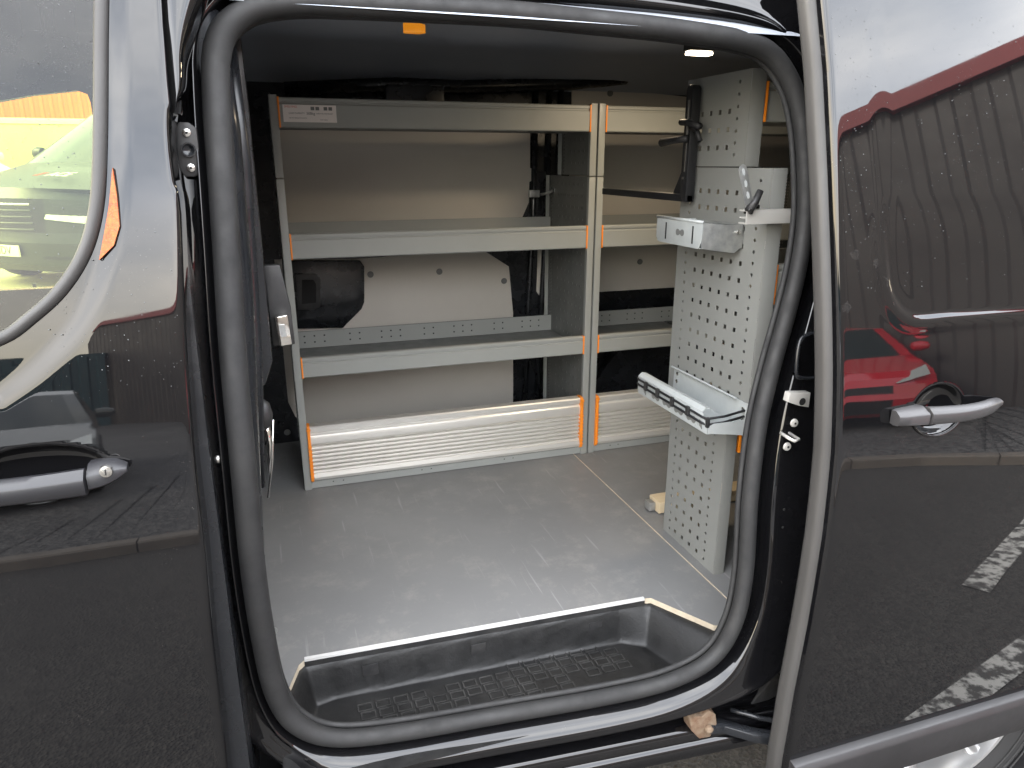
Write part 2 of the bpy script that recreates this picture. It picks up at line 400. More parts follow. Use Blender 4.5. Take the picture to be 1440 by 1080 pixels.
# worn white bay lines
def stripe(x0, y0, x1, y1, w):
    d = Vector((x1 - x0, y1 - y0)).normalized(); n_ = Vector((-d.y, d.x)) * w / 2; z = GZ + .004
    o = MB().add([(x0 + n_.x, y0 + n_.y, z), (x1 + n_.x, y1 + n_.y, z), (x1 - n_.x, y1 - n_.y, z), (x0 - n_.x, y0 - n_.y, z)], [(0, 1, 2, 3)]).build('road_marking', LINE); o['kind'] = 'structure'
stripe(2.55, -1.22, 4.9, -2.4, .10)
stripe(1.55, -.62, 3.1, -1.05, .10)
# far yard seen through the cab windows
YZ = -.25
yd = MB().box(-60, 30, 4.6, 90, GZ - .3, YZ).build('yard_pavement', CONC); yd['kind'] = 'structure'

# ------------------------------------------------------------------ buildings
def corrugated(name, A, B, z0, ztop, pitch, depth, m, parent, k0=0):
    """ribbed cladding sheet from A to B (plan points), ztop(f) gives the eave height; face to the left of A->B"""
    A = np.array(A); B = np.array(B); Ln = np.linalg.norm(B - A); d = (B - A) / Ln; n_ = np.array([-d[1], d[0]])
    mb = MB(); n = int(Ln / pitch); vs = []; 
    prof_ = [(0, 0), (.45, 0), (.55, 1), (.9, 1)]
    for i in range(n):
        for f_, h in prof_:
            s_ = (i + f_) * pitch; p = A + d * s_ + n_ * h * depth; vs += [(p[0], p[1], z0), (p[0], p[1], ztop(s_ / Ln))]
    k = len(vs) // 2
    mb.add(vs, [(2 * i, 2 * i + 2, 2 * i + 3, 2 * i + 1) for i in range(k - 1)])
    return mb.build(name, m, parent)
DARKCLAD = mottled('dark_brown_cladding', (.030, .026, .025), (.045, .038, .036), .7, .5)
REDTRIM = mat('dark_red_trim', (.22, .018, .025), .45)
TEAL = mat('teal_cladding', (.012, .048, .058), .5)
ORCLAD = mat('orange_cladding', (.80, .24, .03), .5)
bld = empty('warehouse', 'long dark brown ribbed warehouse with red eaves trim, mirrored in the sliding door', 'warehouse', (1, -14, GZ))
A, B = (9.4, -.5), (-6.5, -27.0)
def wt(p): return (p[0] - 1, p[1] + 14)
WF, WH = [0, .12, .2, .5, 1], [4.75, 4.42, 4.15, 4.25, 5.25]
corrugated('wall_cladding', wt(A), wt(B), 0, lambda f: float(np.interp(f, WF, WH)), .34, -.016, DARKCLAD, bld)
d = Vector((B[0] - A[0], B[1] - A[1])); Ln = d.length; d.normalize(); nn = Vector((-d.y, d.x))
a0 = Vector(wt(A)); b0 = Vector(wt(B))
def slab(p, q, o0, o1, z0, z1):
    return MB().add([(p.x + nn.x * o, p.y + nn.y * o, z) for o in (o0, o1) for z in (z0, z1)] + [(q.x + nn.x * o, q.y + nn.y * o, z) for o in (o0, o1) for z in (z0, z1)],
                    [(0, 1, 3, 2), (4, 6, 7, 5), (0, 2, 6, 4), (1, 5, 7, 3), (0, 4, 5, 1), (2, 3, 7, 6)])
def wslab(o0, o1, h0, h1):
    mb = MB(); vs = []
    for f_, h in zip(WF, WH):
        p = a0 + (b0 - a0) * f_
        vs += [(p.x + nn.x * o, p.y + nn.y * o, h + dz) for o, dz in ((o0, h0), (o1, h0), (o1, h1), (o0, h1))]
    n = len(WF); return mb.add(vs, [(i * 4 + k, i * 4 + (k + 1) % 4, i * 4 + 4 + (k + 1) % 4, i * 4 + 4 + k) for i in range(n - 1) for k in range(4)] + [(0, 1, 2, 3), (4 * n - 4, 4 * n - 3, 4 * n - 2, 4 * n - 1)])
wslab(-.14, .05, -.01, .19).build('eaves_trim', REDTRIM, bld)
wslab(.06, 18, -.05, .15).build('roof', DARKCLAD, bld)
bl2 = empty('workshop', 'low teal ribbed workshop beyond the kerb, mirrored low in the front door', 'workshop', (-14, -30, GZ))
corrugated('wall_cladding', (8.5, 5.0), (-18, 9), 0, lambda f: 3.6, .5, .06, TEAL, bl2)
MB().prism([(8.5, 4.9), (-18, 8.9), (-18, -8), (8.5, -12)], 2, 3.6, 3.75).build('roof', TEAL, bl2)
# orange arched shed, far side
sh = empty('arched_shed', 'orange ribbed shed with an arched roof edge, seen through the cab windows', 'shed', (-8, 27, YZ))
corrugated('wall_cladding', (-14, 0), (14, 0), 0, lambda f: 3.2 + 2.6 * (1 - ((f - .62) / .62) ** 2), .28, -.05, ORCLAD, sh)
arc = [(-14 + 28 * i / 24, 3.2 + 2.6 * (1 - ((i / 24 - .62) / .62) ** 2)) for i in range(25)]
MB().prism(arc + [(14, 0), (-14, 0)], 1, .02, 16).build('shed_hall', ORCLAD, sh)
MB().prism([(-1.6, 2.1), (-.4, 2.55), (1.5, 2.5), (.4, 2.1)], 1, -1.0, -.9).build('canopy', DGREY, sh)

# ------------------------------------------------------------------ motor vehicles around the van
TYRE = mat('tyre_rubber', (.02, .02, .02), .8)
RIM = mat('alloy_rim', (.5, .5, .5), .3, .8)
def vehicle(name, label, cat, loc, rz, body, prof, sect, length, hw, group=None, sides=True):
    """prof: (d back from the nose, z); sect: names of the strips between profile points"""
    root = empty(name, label, cat, loc, group); root.rotation_euler = (0, 0, rz)
    def wz(z): return hw * (1 - .06 * max(0, .45 - z) / .45 - .20 * max(0, z - prof[-1][1] * .62) / (prof[-1][1] * .38))
    def pt(u, d_, z):
        w_ = wz(z); a = abs(u); return (u * w_, -(d_ + .30 * a ** 2.6 * (.6 if z > 1 else 1)), z - .02 * a ** 2)
    parts = {}
    for i in range(len(sect)): parts.setdefault(sect[i], []).append(i)
    matof = {'bumper': body, 'grille': MATTE, 'bonnet': body, 'windscreen': CARGLASS, 'roof': body, 'front_panel': body, 'intake': MATTE}
    for nm, idx in parts.items():
        mb = MB()
        for i in idx:
            (d0, z0), (d1, z1) = prof[i], prof[i + 1]
            um = .86 if nm == 'windscreen' else .55 if nm in ('grille', 'intake') else 1
            mb.grid(24, 3, lambda u, v: pt((u * 2 - 1) * um, d0 + (d1 - d0) * v, z0 + (z1 - z0) * v))
            if um < 1:
                pass
        mb.build(nm, matof[nm], root, smooth=40)
        if nm in ('windscreen', 'grille', 'intake'):
            um = .86 if nm == 'windscreen' else .55
            for sgn in (-1, 1):
                mb = MB()
                for i in idx:
                    (d0, z0), (d1, z1) = prof[i], prof[i + 1]
                    mb.grid(6, 3, lambda u, v: pt(sgn * (um + u * (1 - um)), d0 + (d1 - d0) * v, z0 + (z1 - z0) * v))
                mb.build('pillar' if nm == 'windscreen' else 'front_panel', body, root, smooth=40)
    # flanks: from the front profile straight back
    zt = prof[-1][1]; side = [(d_, z) for d_, z in prof]
    mb = MB()
    for sgn in (-1, 1):
        vs = []
        for d_, z in side:
            x_, y_, z_ = pt(sgn, d_, z); vs += [(x_, y_, z_), (x_ * .99, -length, z_)]
        mb.add(vs, [(2 * i, 2 * i + 1, 2 * i + 3, 2 * i + 2) for i in range(len(side) - 1)])
    mb.add([(-hw * .9, -length, prof[0][1]), (hw * .9, -length, prof[0][1]), (hw * .75, -length, zt), (-hw * .75, -length, zt)], [(0, 1, 2, 3)])
    mb.build('side_panel', body, root, smooth=30)
    bz = [z for (d_, z), s_ in zip(prof, sect) if s_ == 'windscreen'][0]; bd = [d_ for (d_, z), s_ in zip(prof, sect) if s_ == 'windscreen'][0]
    for sgn in (-1, 1):
        if sides:
            w1, w2 = wz(bz + .03) + .006, wz(zt - .12) + .004
            MB().add([(sgn * w1, -(bd + .75), bz + .04), (sgn * w1, -(length - .9), bz + .06), (sgn * w2, -(length - 1.1), zt - .1), (sgn * w2, -(bd + 1.15), zt - .1)], [(0, 1, 2, 3)]).build('side_window', CARGLASS, root)
        for yw in (-.85, -length + .8):
            w_ = MB().lathe([(.2, -.11), (.30, -.11), (.325, -.08), (.325, .08), (.30, .11), (.2, .11)], (sgn * (hw - .1), yw, .325), 0, 24).build('wheel', TYRE, root, smooth=40)
            MB().lathe([(.02, .09 * sgn), (.08, .10 * sgn), (.17, .075 * sgn), (.2, .112 * sgn)], (sgn * (hw - .1), yw, .325), 0, 16).build('rim', RIM, w_, smooth=40)
        m_ = MB().lathe([(.03, -.09), (.085, -.07), (.095, 0), (.07, .07), (.02, .09)], (0, 0, 0), 0, 14).build('wing_mirror', body, root, smooth=50)
        m_.scale = (1, .6, .8); m_.location = (sgn * (hw + .08), -(bd + .45), bz + .1)
    return root, pt
def lamp_patch(root, pt, u0, u1, zlo, zhi, dlo, dhi, sgn, name='headlight', m=LAMPG, slant=.12):
    MB().grid(8, 5, lambda u, v: (lambda p: (p[0], p[1] + .012, p[2]))(pt(sgn * (u0 + (u1 - u0) * u), dlo + (dhi - dlo) * (v), zlo + (zhi - zlo) * (.5 + (v - .5) * (.55 + .45 * u)) + slant * u))).build(name, m, root, smooth=60)
REDCAR = mat('red_car_paint', (.42, .012, .022), .12, 0, .5, .6)
DARKCAR = mat('dark_green_grey_car_paint', (.05, .055, .05), .15, .3, .5, .5)
VANPAINT = mat('black_van_paint', (.03, .034, .03), .42, 0, .4)
WHITEV = mat('white_van_paint', (.75, .76, .62), .3)
HB = [(.12, .18), (.02, .24), (0, .42), (.02, .50), (.04, .60), (.10, .70), (.22, .78), (.95, .96), (1.75, 1.40), (2.1, 1.46), (3.6, 1.42)]
HS = ['bumper', 'intake', 'bumper', 'grille', 'front_panel', 'front_panel', 'bonnet', 'windscreen', 'roof', 'roof']
r1, p1 = vehicle('parked_car', 'red hatchback parked on the gravel, mirrored beside the sliding door handle', 'car', (4.62, -4.45, GZ + .09), R(36), REDCAR, HB, HS, 3.9, .88)
for s_ in (-1, 1):
    lamp_patch(r1, p1, .58, .92, .60, .72, .04, .22, s_)
    MB().grid(5, 3, lambda u, v: (lambda p: (p[0], p[1] + .01, p[2]))(pt_ := p1(s_ * (.62 + .28 * u), .02, .30 + .10 * v))).build('fog_light_recess', MATTE, r1)
r2, p2 = vehicle('parked_car', 'dark hatchback parked on the gravel, mirrored above the front door handle', 'car', (-2.3, -5.1, GZ + .09), R(-12), DARKCAR, HB, HS, 3.9, .88)
for s_ in (-1, 1): lamp_patch(r2, p2, .60, .97, .60, .72, .04, .22, s_)
VP = [(.10, .20), (.0, .28), (-.03, .50), (0, .60), (.04, .92), (.10, 1.02), (.95, 1.26), (1.85, 1.86), (2.2, 1.95), (4.6, 1.97)]
VS = ['bumper', 'bumper', 'bumper', 'grille', 'front_panel', 'bonnet', 'windscreen', 'roof', 'roof']
rv, pv = vehicle('parked_van', 'dark panel van with lettering on its bonnet, facing us beyond the cab', 'van', (-2.57, 7.3, YZ), R(142), VANPAINT, VP, VS, 4.9, .98)
for s_ in (-1, 1):
    lamp_patch(rv, pv, .56, .97, .66, .98, .01, .11, s_, slant=.03)
    MB().grid(8, 3, lambda u, v: (lambda p: (p[0], p[1] + .012, p[2]))(pv(s_ * (.5 + .4 * u), .0, .34 + .14 * v * (.4 + .6 * u)))).build('fog_light_recess', MATTE, rv)
for k in range(5):
    MB().sweep([(u * .50, .04 + .03 - .3 * abs(u * .5) ** 2.6, .63 + .06 * k) for u in [i / 8 - 1 for i in range(17)]], .010, 6).build('grille_bar', STEEL if k == 4 else VANPAINT, rv, smooth=60)
MB().sweep([(.085 * math.cos(a), .085, .83 + .085 * math.sin(a)) for a in [2 * math.pi * i / 24 for i in range(24)]], .010, 6, closed=True).build('badge', CHROME, rv, smooth=60)
MB().prism([(-.05, .87), (-.03, .87), (0, .80), (.03, .87), (.05, .87), (.008, .77), (-.008, .77)], 1, .075, .09).build('badge_emblem', CHROME, rv)
box('number_plate', -.26, .26, .03, .045, .36, .47, mat('plate_white', (.8, .8, .72), .4), rv)
RY = Matrix.Rotation(math.pi, 4, 'Z') @ Matrix.Rotation(math.pi / 2, 4, 'X')
text('plate_lettering', '0 NDV', .11, Vector((-.0, .047, .415)), RY, INK, rv)
RB = Matrix.Rotation(math.pi, 4, 'Z') @ Matrix.Rotation(R(16), 4, 'X')
text('bonnet_lettering', 'ACE', .17, Vector((-.42, -.42, 1.14)), RB, WHITEP, rv, .002, shear=.2)
text('bonnet_chevron', '//', .15, Vector((-.14, -.42, 1.14)), RB, REDP, rv, .002, shear=.3)
rw, pw = vehicle('parked_van', 'white panel van at the left, parked in front of the yellow box trailer', 'van', (-4.3, 12.2, YZ), R(180 + 40), WHITEV, VP, VS, 4.9, .98)
for s_ in (-1, 1): lamp_patch(rw, pw, .56, .97, .70, .90, .02, .12, s_, slant=.10)
tr_ = empty('box_trailer', 'pale yellow box trailer parked in front of the orange shed', 'trailer', (-5.9, 17.5, YZ))
YEL = mottled('pale_yellow_panel', (.80, .74, .30), (.86, .80, .36), 1.3, .6)
box('cargo_box', -5, 2.25, 0, 2.4, .45, 2.05, YEL, tr_, .03)
box('top_rail', -5.02, 2.27, -.03, 2.43, 2.052, 2.17, WHITEV, tr_, .01)
for xw in (-3.6, -2.5): MB().lathe([(.2, -.15), (.45, -.15), (.5, 0), (.45, .15), (.2, .15)], (xw, .2, .5), 1, 24).build('wheel', TYRE, tr_, smooth=40)
box('chassis', -4.8, 2.1, .3, 2.1, .35, .54, MATTE, tr_)
fc = empty('wire_fence', 'low two-wire fence with thin posts along the far yard edge', 'fence', (-3, 4.75, YZ))
for k in range(9): MB().lathe([(.012, 0), (.012, .42)], (-3 + k * .62, 0, 0), 2, 8).build('post', MATTE, fc)
for h in (.26, .37): MB().sweep([(-3 + .62 * i, 0, h - (.012 if i % 2 else 0)) for i in range(9)], .006, 6).build('wire', MATTE, fc)

# ================================================================== THE VAN
van = empty('van', 'glossy black panel van with its side sliding door open on the shelved load bay', 'van', (0, 0, GZ))
VO = Vector((0, 0, -GZ))
class VP_:      # parent that keeps world coordinates: parts are modelled in world space and shifted to the van's base
    pass
def vb(mb, name, m, parent=None, **k):
    o = mb.build(name, m, None, **k)
    for v in o.data.vertices: v.co.z -= GZ if parent is None else GZ
    o.parent = parent or van
    return o
def vbox(name, x0, x1, y0, y1, z0, z1, m, parent=None, bevel=.0015): return vb(MB().box(x0, x1, y0, y1, z0, z1), name, m, parent, bevel=bevel)

# --- seal path round the opening
def soff(x, z):
    w = min(1, max(0, (.55 - z) / .45)); return .08 + .04 * (1 - x / .40) * w
def on_s(px, py, extra=0):
    P = on(px, py, .08)
    for _ in range(25):
        P = at(px, py, 1, yb(P[2]) + soff(P[0], P[2]) + extra)
    return P
spx = [(720, 19), (600, 12), (495, 7), (420, 5), (367, 11), (335, 25), (312, 50), (304, 85), (304, 120), (307, 180), (312, 250), (318, 340), (328, 500), (342, 650), (356, 800), (373, 910), (390, 975), (418, 1015), (470, 1034), (560, 1027), (700, 1003), (850, 977), (940, 955), (1000, 922), (1032, 870), (1046, 800), (1052, 700), (1064, 600), (1082, 520), (1103, 445), (1120, 375), (1130, 300), (1129, 220), (1122, 158), (1107, 112), (1080, 76), (1040, 58), (943, 42), (830, 30)]
SP = [on_s(*q) for q in spx]
sp = spline(SP, 6, closed=True); NS = len(sp)
# outward normal in the x-z plane
cen = np.array([.43, 0, .6]); sn = []
for i in range(NS):
    a, c_ = sp[i - 2], sp[(i + 2) % NS]; t_ = np.array([c_[0] - a[0], c_[2] - a[2]]); t_ /= np.linalg.norm(t_); n_ = np.array([t_[1], -t_[0]])
    if n_ @ np.array([sp[i][0] - cen[0], sp[i][2] - cen[2]]) < 0: n_ = -n_
    sn.append(n_)
SEC = {'l': [(.011, .035), (.006, 0), (.020, 0), (.027, -.014), (.031, -.014), (.034, .002), (.060, .004), (.085, .006), (.10, .03)],
       'r': [(.011, .035), (.006, 0), (.018, .01), (.034, .012), (.042, -.012), (.052, -.022), (.13, -.040), (.16, -.045), (.18, .02)],
       't': [(.011, .035), (.006, 0), (.020, .002), (.030, -.010), (.040, -.012), (.055, .0), (.085, .01), (.10, .012), (.16, .05)],
       'b': [(.011, .035), (.006, 0), (.015, -.004), (.021, -.015), (.028, -.032), (.036, -.042), (.046, -.046), (.056, -.040), (.058, .03)]}
mb = MB(); vs = []
def refine(sec, m_=4):
    return [tuple(q) for q in spline(sec, m_)]
SECR = {k: refine(v) for k, v in SEC.items()}; K = len(SECR['l'])
for i in range(NS):
    nx, nz_ = sn[i]; wts = {'l': max(0, -nx) ** 2, 'r': max(0, nx) ** 2, 't': max(0, nz_) ** 2, 'b': max(0, -nz_) ** 2}
    for k in range(K):
        d_ = sum(wts[q] * SECR[q][k][0] for q in wts); dy = sum(wts[q] * SECR[q][k][1] for q in wts)
        x_, z_ = sp[i][0] + nx * d_, sp[i][2] + nz_ * d_
        vs.append((x_, sp[i][1] + dy, z_))
mb.add(vs, [(i * K + k, ((i + 1) % NS) * K + k, ((i + 1) % NS) * K + k + 1, i * K + k + 1) for i in range(NS) for k in range(K - 1)])
vb(mb, 'door_frame', BLACK, smooth=55)
# seal: fat rubber bulb plus a thin inner lip
vb(MB().sweep([(q[0], q[1] - .006, q[2]) for q in sp], [.0158 + .0035 * max(0, -n_[0]) ** 2 + .002 * max(0, n_[1]) for n_ in sn], 16, closed=True), 'door_seal', RUBBER, smooth=180)
lip = [(q[0] - sn[i][0] * .013, q[1] + .012, q[2] - sn[i][1] * .013) for i, q in enumerate(sp)]
vb(MB().sweep(lip, .006, 8, closed=True), 'seal_lip', RUBBER, smooth=180)
# --- outer skin of front door and pillar
epx = [(300, -30), (285, -6), (268, 40), (259, 80), (257, 125), (244, 152), (240, 200), (246, 255), (254, 300), (262, 480), (275, 650), (290, 780), (300, 900), (316, 1040), (322, 1100)]
EP = sorted(spline([on(*q) for q in epx], 5), key=lambda p: p[2]); ez = [p[2] for p in EP]; ex = [p[0] for p in EP]
def xe(z): return float(np.interp(z, ez, ex))
gpx = [(226, -40), (231, 40), (238, 120), (242, 158)]
GP = sorted([on(*q) for q in gpx], key=lambda p: p[2]); gz = [p[2] for p in GP]; gx = [p[0] for p in GP]
def xg(z):
    q = min(1, max(0, (z - gz[0] + .05) / .07)); q = q * q * (3 - 2 * q)
    return min(float(np.interp(z, gz, gx)) if z > gz[0] else 9, xe(z) - .0035 * q)
wpx = [(141, -60), (141, 60), (140, 200), (135, 290), (118, 355), (85, 408), (42, 448), (0, 477)]
WPc = [on(*q) for q in wpx]
wctl = [(p[0], p[2]) for p in WPc] + [(-.40, .772), (-.60, .755), (-.9, .755), (-1.15, .79), (-1.2, .92), (-1.0, 1.2), (-.8, 1.34), (-.4, 1.38), (-.17, 1.37)]
wpoly = [tuple(q) for q in spline(wctl, 5, closed=True)]
Zlo, Zhi = -.42, 1.42
hc = on(75, 665); HX, HZ = -.325, hc[2] + .002     # handle cup centre
bpx = [(166, -80), (168, 60), (167, 240), (155, 350), (118, 448), (60, 515), (0, 562)]
bp = [(p[0], p[2]) for p in spline([on(*q) for q in bpx], 8)]
def zrows(z0, z1, dense, coarse, fine):
    z_ = z0; r_ = [z0]
    while z_ < z1: z_ += fine if dense[0] < z_ < dense[1] else coarse; r_.append(min(z_, z1))
    return np.array(r_)
zr_ = zrows(Zlo, Zhi, (.48, 1.25), .012, .004)
uu = np.concatenate([np.linspace(-1.5, -.62, 26)[:-1], np.linspace(-.62, -.135, 140)])
X = np.zeros((len(zr_), len(uu) + 12)); Zg = np.repeat(zr_[:, None], X.shape[1], 1)
for j, z in enumerate(zr_):
    x1 = xg(z); e_ = x1 - np.array([.018, .014, .011, .009, .0075, .006, .0045, .0035, .0025, .0015, .0007, 0]); X[j] = np.concatenate([uu + (x1 + .135 - .024) * np.clip((uu + .62) / .485, 0, 1), e_])
YB = np.array([yb(z) for z in zr_])[:, None] + 0 * X
E_ = np.array([xg(z) for z in zr_])[:, None] - X
Yg = YB + .006 * np.exp(-E_ / .0022)
dB = segdist(X, Zg, bp, False)
bpoly = bp + [(-1.6, .70), (-1.6, 1.6), (-.12, 1.6)]
sgn_ = np.where(insidev(X, Zg, bpoly), 1, -1)
Yg += .0032 * sstep(-.016, .018, dB * sgn_)
q = ((X - HX) / .088) ** 2 + ((Zg - HZ) / .037) ** 2
Yg += .026 * np.sqrt(np.clip(1 - q, 0, 1)) * sstep(0, .35, 1 - q)
hit = insidev(X, Zg, wpoly)
fd = ngrid(X, Yg, Zg, 'front_door', BLACK, van, ~hit)
# return flange of the skin edge
mb = MB(); n = 100
for (za, zb_, fn) in ((Zlo, gz[0], xe), ):
    mb.grid(1, n, lambda u, v: (fn(za + (zb_ - za) * v) + .001 * u, yb(za + (zb_ - za) * v) + .006 + .05 * u, za + (zb_ - za) * v))
mb.grid(1, n, lambda u, v: (xg(gz[0] + (Zhi - gz[0]) * v), yb(gz[0] + (Zhi - gz[0]) * v) + .006 + .03 * u, gz[0] + (Zhi - gz[0]) * v))
vb(mb, 'door_hem', BLACK, fd, smooth=60)
# pillar strip between door seam and opening, above the guide
def strip(u, v):
    z = gz[0] + .0 + (Zhi - gz[0]) * v; a = xg(z) + .0055; c_ = max(xe(z), a + .0005); x_ = a + (c_ - a) * u
    rolled = .016 * u ** 5 + .004 * (1 - u) ** 6
    return (x_, yb(z) + rolled, z)
mb = MB().grid(14, 60, strip)
mb.grid(1, 60, lambda u, v: (lambda p: (p[0] + .002 * u, p[1] + .05 * u, p[2]))(strip(1, v)))
vb(mb, 'pillar_skin', BLACK, smooth=60)
vb(MB().grid(1, 40, lambda u, v: (xg(gz[0] + .6 * v) - .005 + .015 * u, yb(gz[0] + .6 * v) + .03, gz[0] + .6 * v)), 'pillar_seam', HOLE)
# window rubber and glass
wp3 = [(x_, yb(z_) + .002, z_) for x_, z_ in wpoly]
vb(MB().sweep(wp3, .0085, 12, closed=True), 'window_rubber', EDGERUB, fd, smooth=180)
wi = [(p[0] - (.010 if p[0] > -.6 else 0), p[1] + .006, p[2] + .006) for p in wp3]
def gl(u, v):
    z = .70 + .68 * v; x_ = -1.3 + 1.2 * u; return (x_, yb(z) + .008, z)
wpl2 = [(p[0], p[2]) for p in wp3]
vb(MB().grid(120, 80, gl, lambda u, v: inside(gl(u, v)[0], gl(u, v)[2], wpl2)), 'window_glass', GLASS, fd, smooth=180)
# orange building's reflection, painted as a small coloured patch
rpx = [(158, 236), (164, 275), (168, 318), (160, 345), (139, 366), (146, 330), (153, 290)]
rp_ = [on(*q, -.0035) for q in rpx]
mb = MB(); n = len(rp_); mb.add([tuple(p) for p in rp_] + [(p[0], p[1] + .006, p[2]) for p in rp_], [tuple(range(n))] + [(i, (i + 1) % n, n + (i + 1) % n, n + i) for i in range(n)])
lab(vb(mb, 'painted_reflection', PAINTED_REFL, fd), 'narrow orange patch painted as a reflection behind the window')
# handle of the front door: tapered bar over the cup, escutcheon, lock
def bar(path, hs, ds, name, m, parent):
    """horizontal bar, path of (x, y, z), half heights hs, half depths ds; flat front with a chamfered bright top"""
    cs = [(-1, .2), (-.92, -.7), (-.75, -.95), (.30, -1), (.48, -.86), (1, .05), (.9, 1), (-.9, 1)]
    mb = MB(); vs = []; n = len(cs)
    for (x_, y_, z_), h, dd in zip(path, hs, ds):
        for a, b3 in cs: vs.append((x_, y_ + b3 * dd, z_ + a * h))
    k = len(path); fs = [(i * n + j, i * n + (j + 1) % n, (i + 1) * n + (j + 1) % n, (i + 1) * n + j) for i in range(k - 1) for j in range(n)]
    fs += [tuple(range(n)), tuple(range((k - 1) * n, k * n))]
    return vb(mb.add(vs, fs), name, m, parent, smooth=50)
hxR = on(128, 665)[0]; hz0 = on(128, 662)[2]
HPT = mat('handle_charcoal', (.014, .014, .016), .38)
xs = np.linspace(-.47, hxR - .001, 14)
bar([(x_, yb(hz0) - .022 - .010 * math.sin(math.pi * min(1, max(0, (x_ + .47) / .26))), hz0 - .004 + .0 * x_) for x_ in xs], [.0165 + .002 * abs((x_ + .36) / .12) ** 2 for x_ in xs], [.011] * 14, 'handle', HPT, fd)
hx2 = on(182, 655)[0]
xs = np.linspace(hxR + .001, hx2, 8); tt = np.linspace(0, 1, 8)
bar([(x_, yb(hz0) - .012, hz0 - .002 + .006 * q) for x_, q in zip(xs, tt)], [.0165 * (1 - .75 * q ** 3) for q in tt], [.019 * (1 - .6 * q ** 2) for q in tt], 'handle_escutcheon', HPT, fd)
lk = on(149, 663, -.03); disc('lock_barrel', (lk[0], lk[1] + .004, lk[2] - GZ), .0085, 1, -.006, STEEL, fd, dome=-.001)
MB().box(lk[0] - .0008, lk[0] + .0008, lk[1] - .0036, lk[1] - .002, lk[2] - GZ - .004, lk[2] - GZ + .004).build('key_slot', HOLE, fd)
el = [(HX + .089 * math.cos(a), 0, HZ + .038 * math.sin(a)) for a in [R(180 + 180 * i / 24) for i in range(25)]]
vb(MB().sweep([(x_, yb(z_) - .001, z_) for x_, _, z_ in el], .0022, 8), 'cup_rim', BLACK, fd, smooth=180)


# --- guide plates on the pillar (upper and lower)
def guide(cx, cy, h, tilt_):
    P = on_s(cx, cy, -.0); x_, y_, z_ = P
    rr = [(x_ + .0135 * c0, z_ + h * s0) for c0, s0 in [(-.7, -1), (.3, -1), (1, -.78), (1, .78), (.3, 1), (-.7, 1), (-1.15, .7), (-1.15, -.7)]]
    gp = vb(MB().prism(rr, 1, y_ + .0, y_ - .016), 'guide_plate', PLASTIC, bevel=.003)
    for dz in (-.66, .62):
        s_ = disc('screw', (x_, y_ - .0155, z_ + dz * h - GZ), .0062, 1, -.003, STEEL, gp, 16, -.001)
        disc('screw_socket', (x_, y_ - .0188, z_ + dz * h - GZ), .0022, 1, -.001, HOLE, gp, 6)
    MB().lathe([(.0095, 0), (.010, -.005), (.008, -.005), (.0045, -.001), (.002, -.0005)], (x_, y_ - .016, z_ - GZ), 1, 18).build('guide_bush', BLACKIN, gp, smooth=40)
    return gp
guide(267, 211, .037, 0); guide(330, 953, .033, 0)
p = on_s(307, 645, .0); sb = disc('bolt', (p[0], p[1], p[2] - GZ), .0075, 1, -.005, STEEL, van, 16, -.003)

# --- sill below the opening: rocker with ribs
def sillprof(o=0): return [(-.10, -.075), (-.115, -.095), (-.120, -.115), (-.150, -.118), (-.156, -.124), (-.158, -.145), (-.150, -.150), (-.160, -.156), (-.164, -.175), (-.160, -.186), (-.12, -.190), (.0, -.195), (.0, -.15)]
mb = MB(); sx_ = np.linspace(-1.4, 3.0, 45); vs = []; pf = sillprof()
for x_ in sx_:
    dy = .04 * (1 - min(max(x_, -.3), 1.0) / .40) * .75
    for y_, z_ in pf: vs.append((x_, y_ + dy, z_))
n = len(pf); mb.add(vs, [(i * n + k, (i + 1) * n + k, (i + 1) * n + k + 1, i * n + k + 1) for i in range(len(sx_) - 1) for k in range(n - 1)])
vb(mb, 'sill', BLACK, smooth=50)
vbox('underbody', -1.4, 3.0, -.02, 1.45, -.22, -.12, MATTE)

# --- rear quarter of the body behind the open door
WX, WZ, WR = 1.47, GZ + .325, .325
def quarter(u, v):
    z = -.42 + 1.84 * v; return (1.0 + 2.2 * u, yb(z) + .004, z)
vb(MB().grid(90, 80, quarter, lambda u, v: (quarter(u, v)[0] - WX) ** 2 + (quarter(u, v)[2] - WZ) ** 2 > .40 ** 2 and quarter(u, v)[2] > -.36), 'quarter_panel', BLACK, smooth=180)
mb = MB().lathe([(.40, .0), (.40, .28)], (WX, -.19, WZ), 1, 40, cap=False); vb(mb, 'wheel_arch', MATTE, smooth=60)
prof = [(.205, .03), (.215, 0), (.235, -.008), (.29, -.010), (.315, .005), (.325, .03), (.325, .17), (.31, .20), (.21, .20)]
wh = vb(MB().lathe(prof, (WX, -.20, WZ), 1, 64, cap=False), 'rear_wheel', TYRE, smooth=40)
vb(MB().lathe([(.208, .02), (.203, -.002), (.196, .0), (.188, .03), (.182, .09), (.06, .075), (.03, .055), (.005, .05)], (WX, -.20, WZ), 1, 64, cap=False), 'rim', RIM, wh, smooth=40)
for k in range(5):
    a = 2 * math.pi * k / 5 + .3
    vb(MB().sweep([(WX + r_ * math.cos(a), -.20 + .03 + .02 * (1 - r_ / .19), WZ + r_ * math.sin(a)) for r_ in (.03, .08, .13, .188)], [.03, .022, .018, .022], 8), 'spoke', RIM, wh, smooth=60)
for q in (.25, .275, .30): vb(MB().lathe([(q, -.0105), (q + .003, -.0125), (q + .006, -.0105)], (WX, -.20, WZ), 1, 64, cap=False), 'tyre_rib', TYRE, wh, smooth=60)

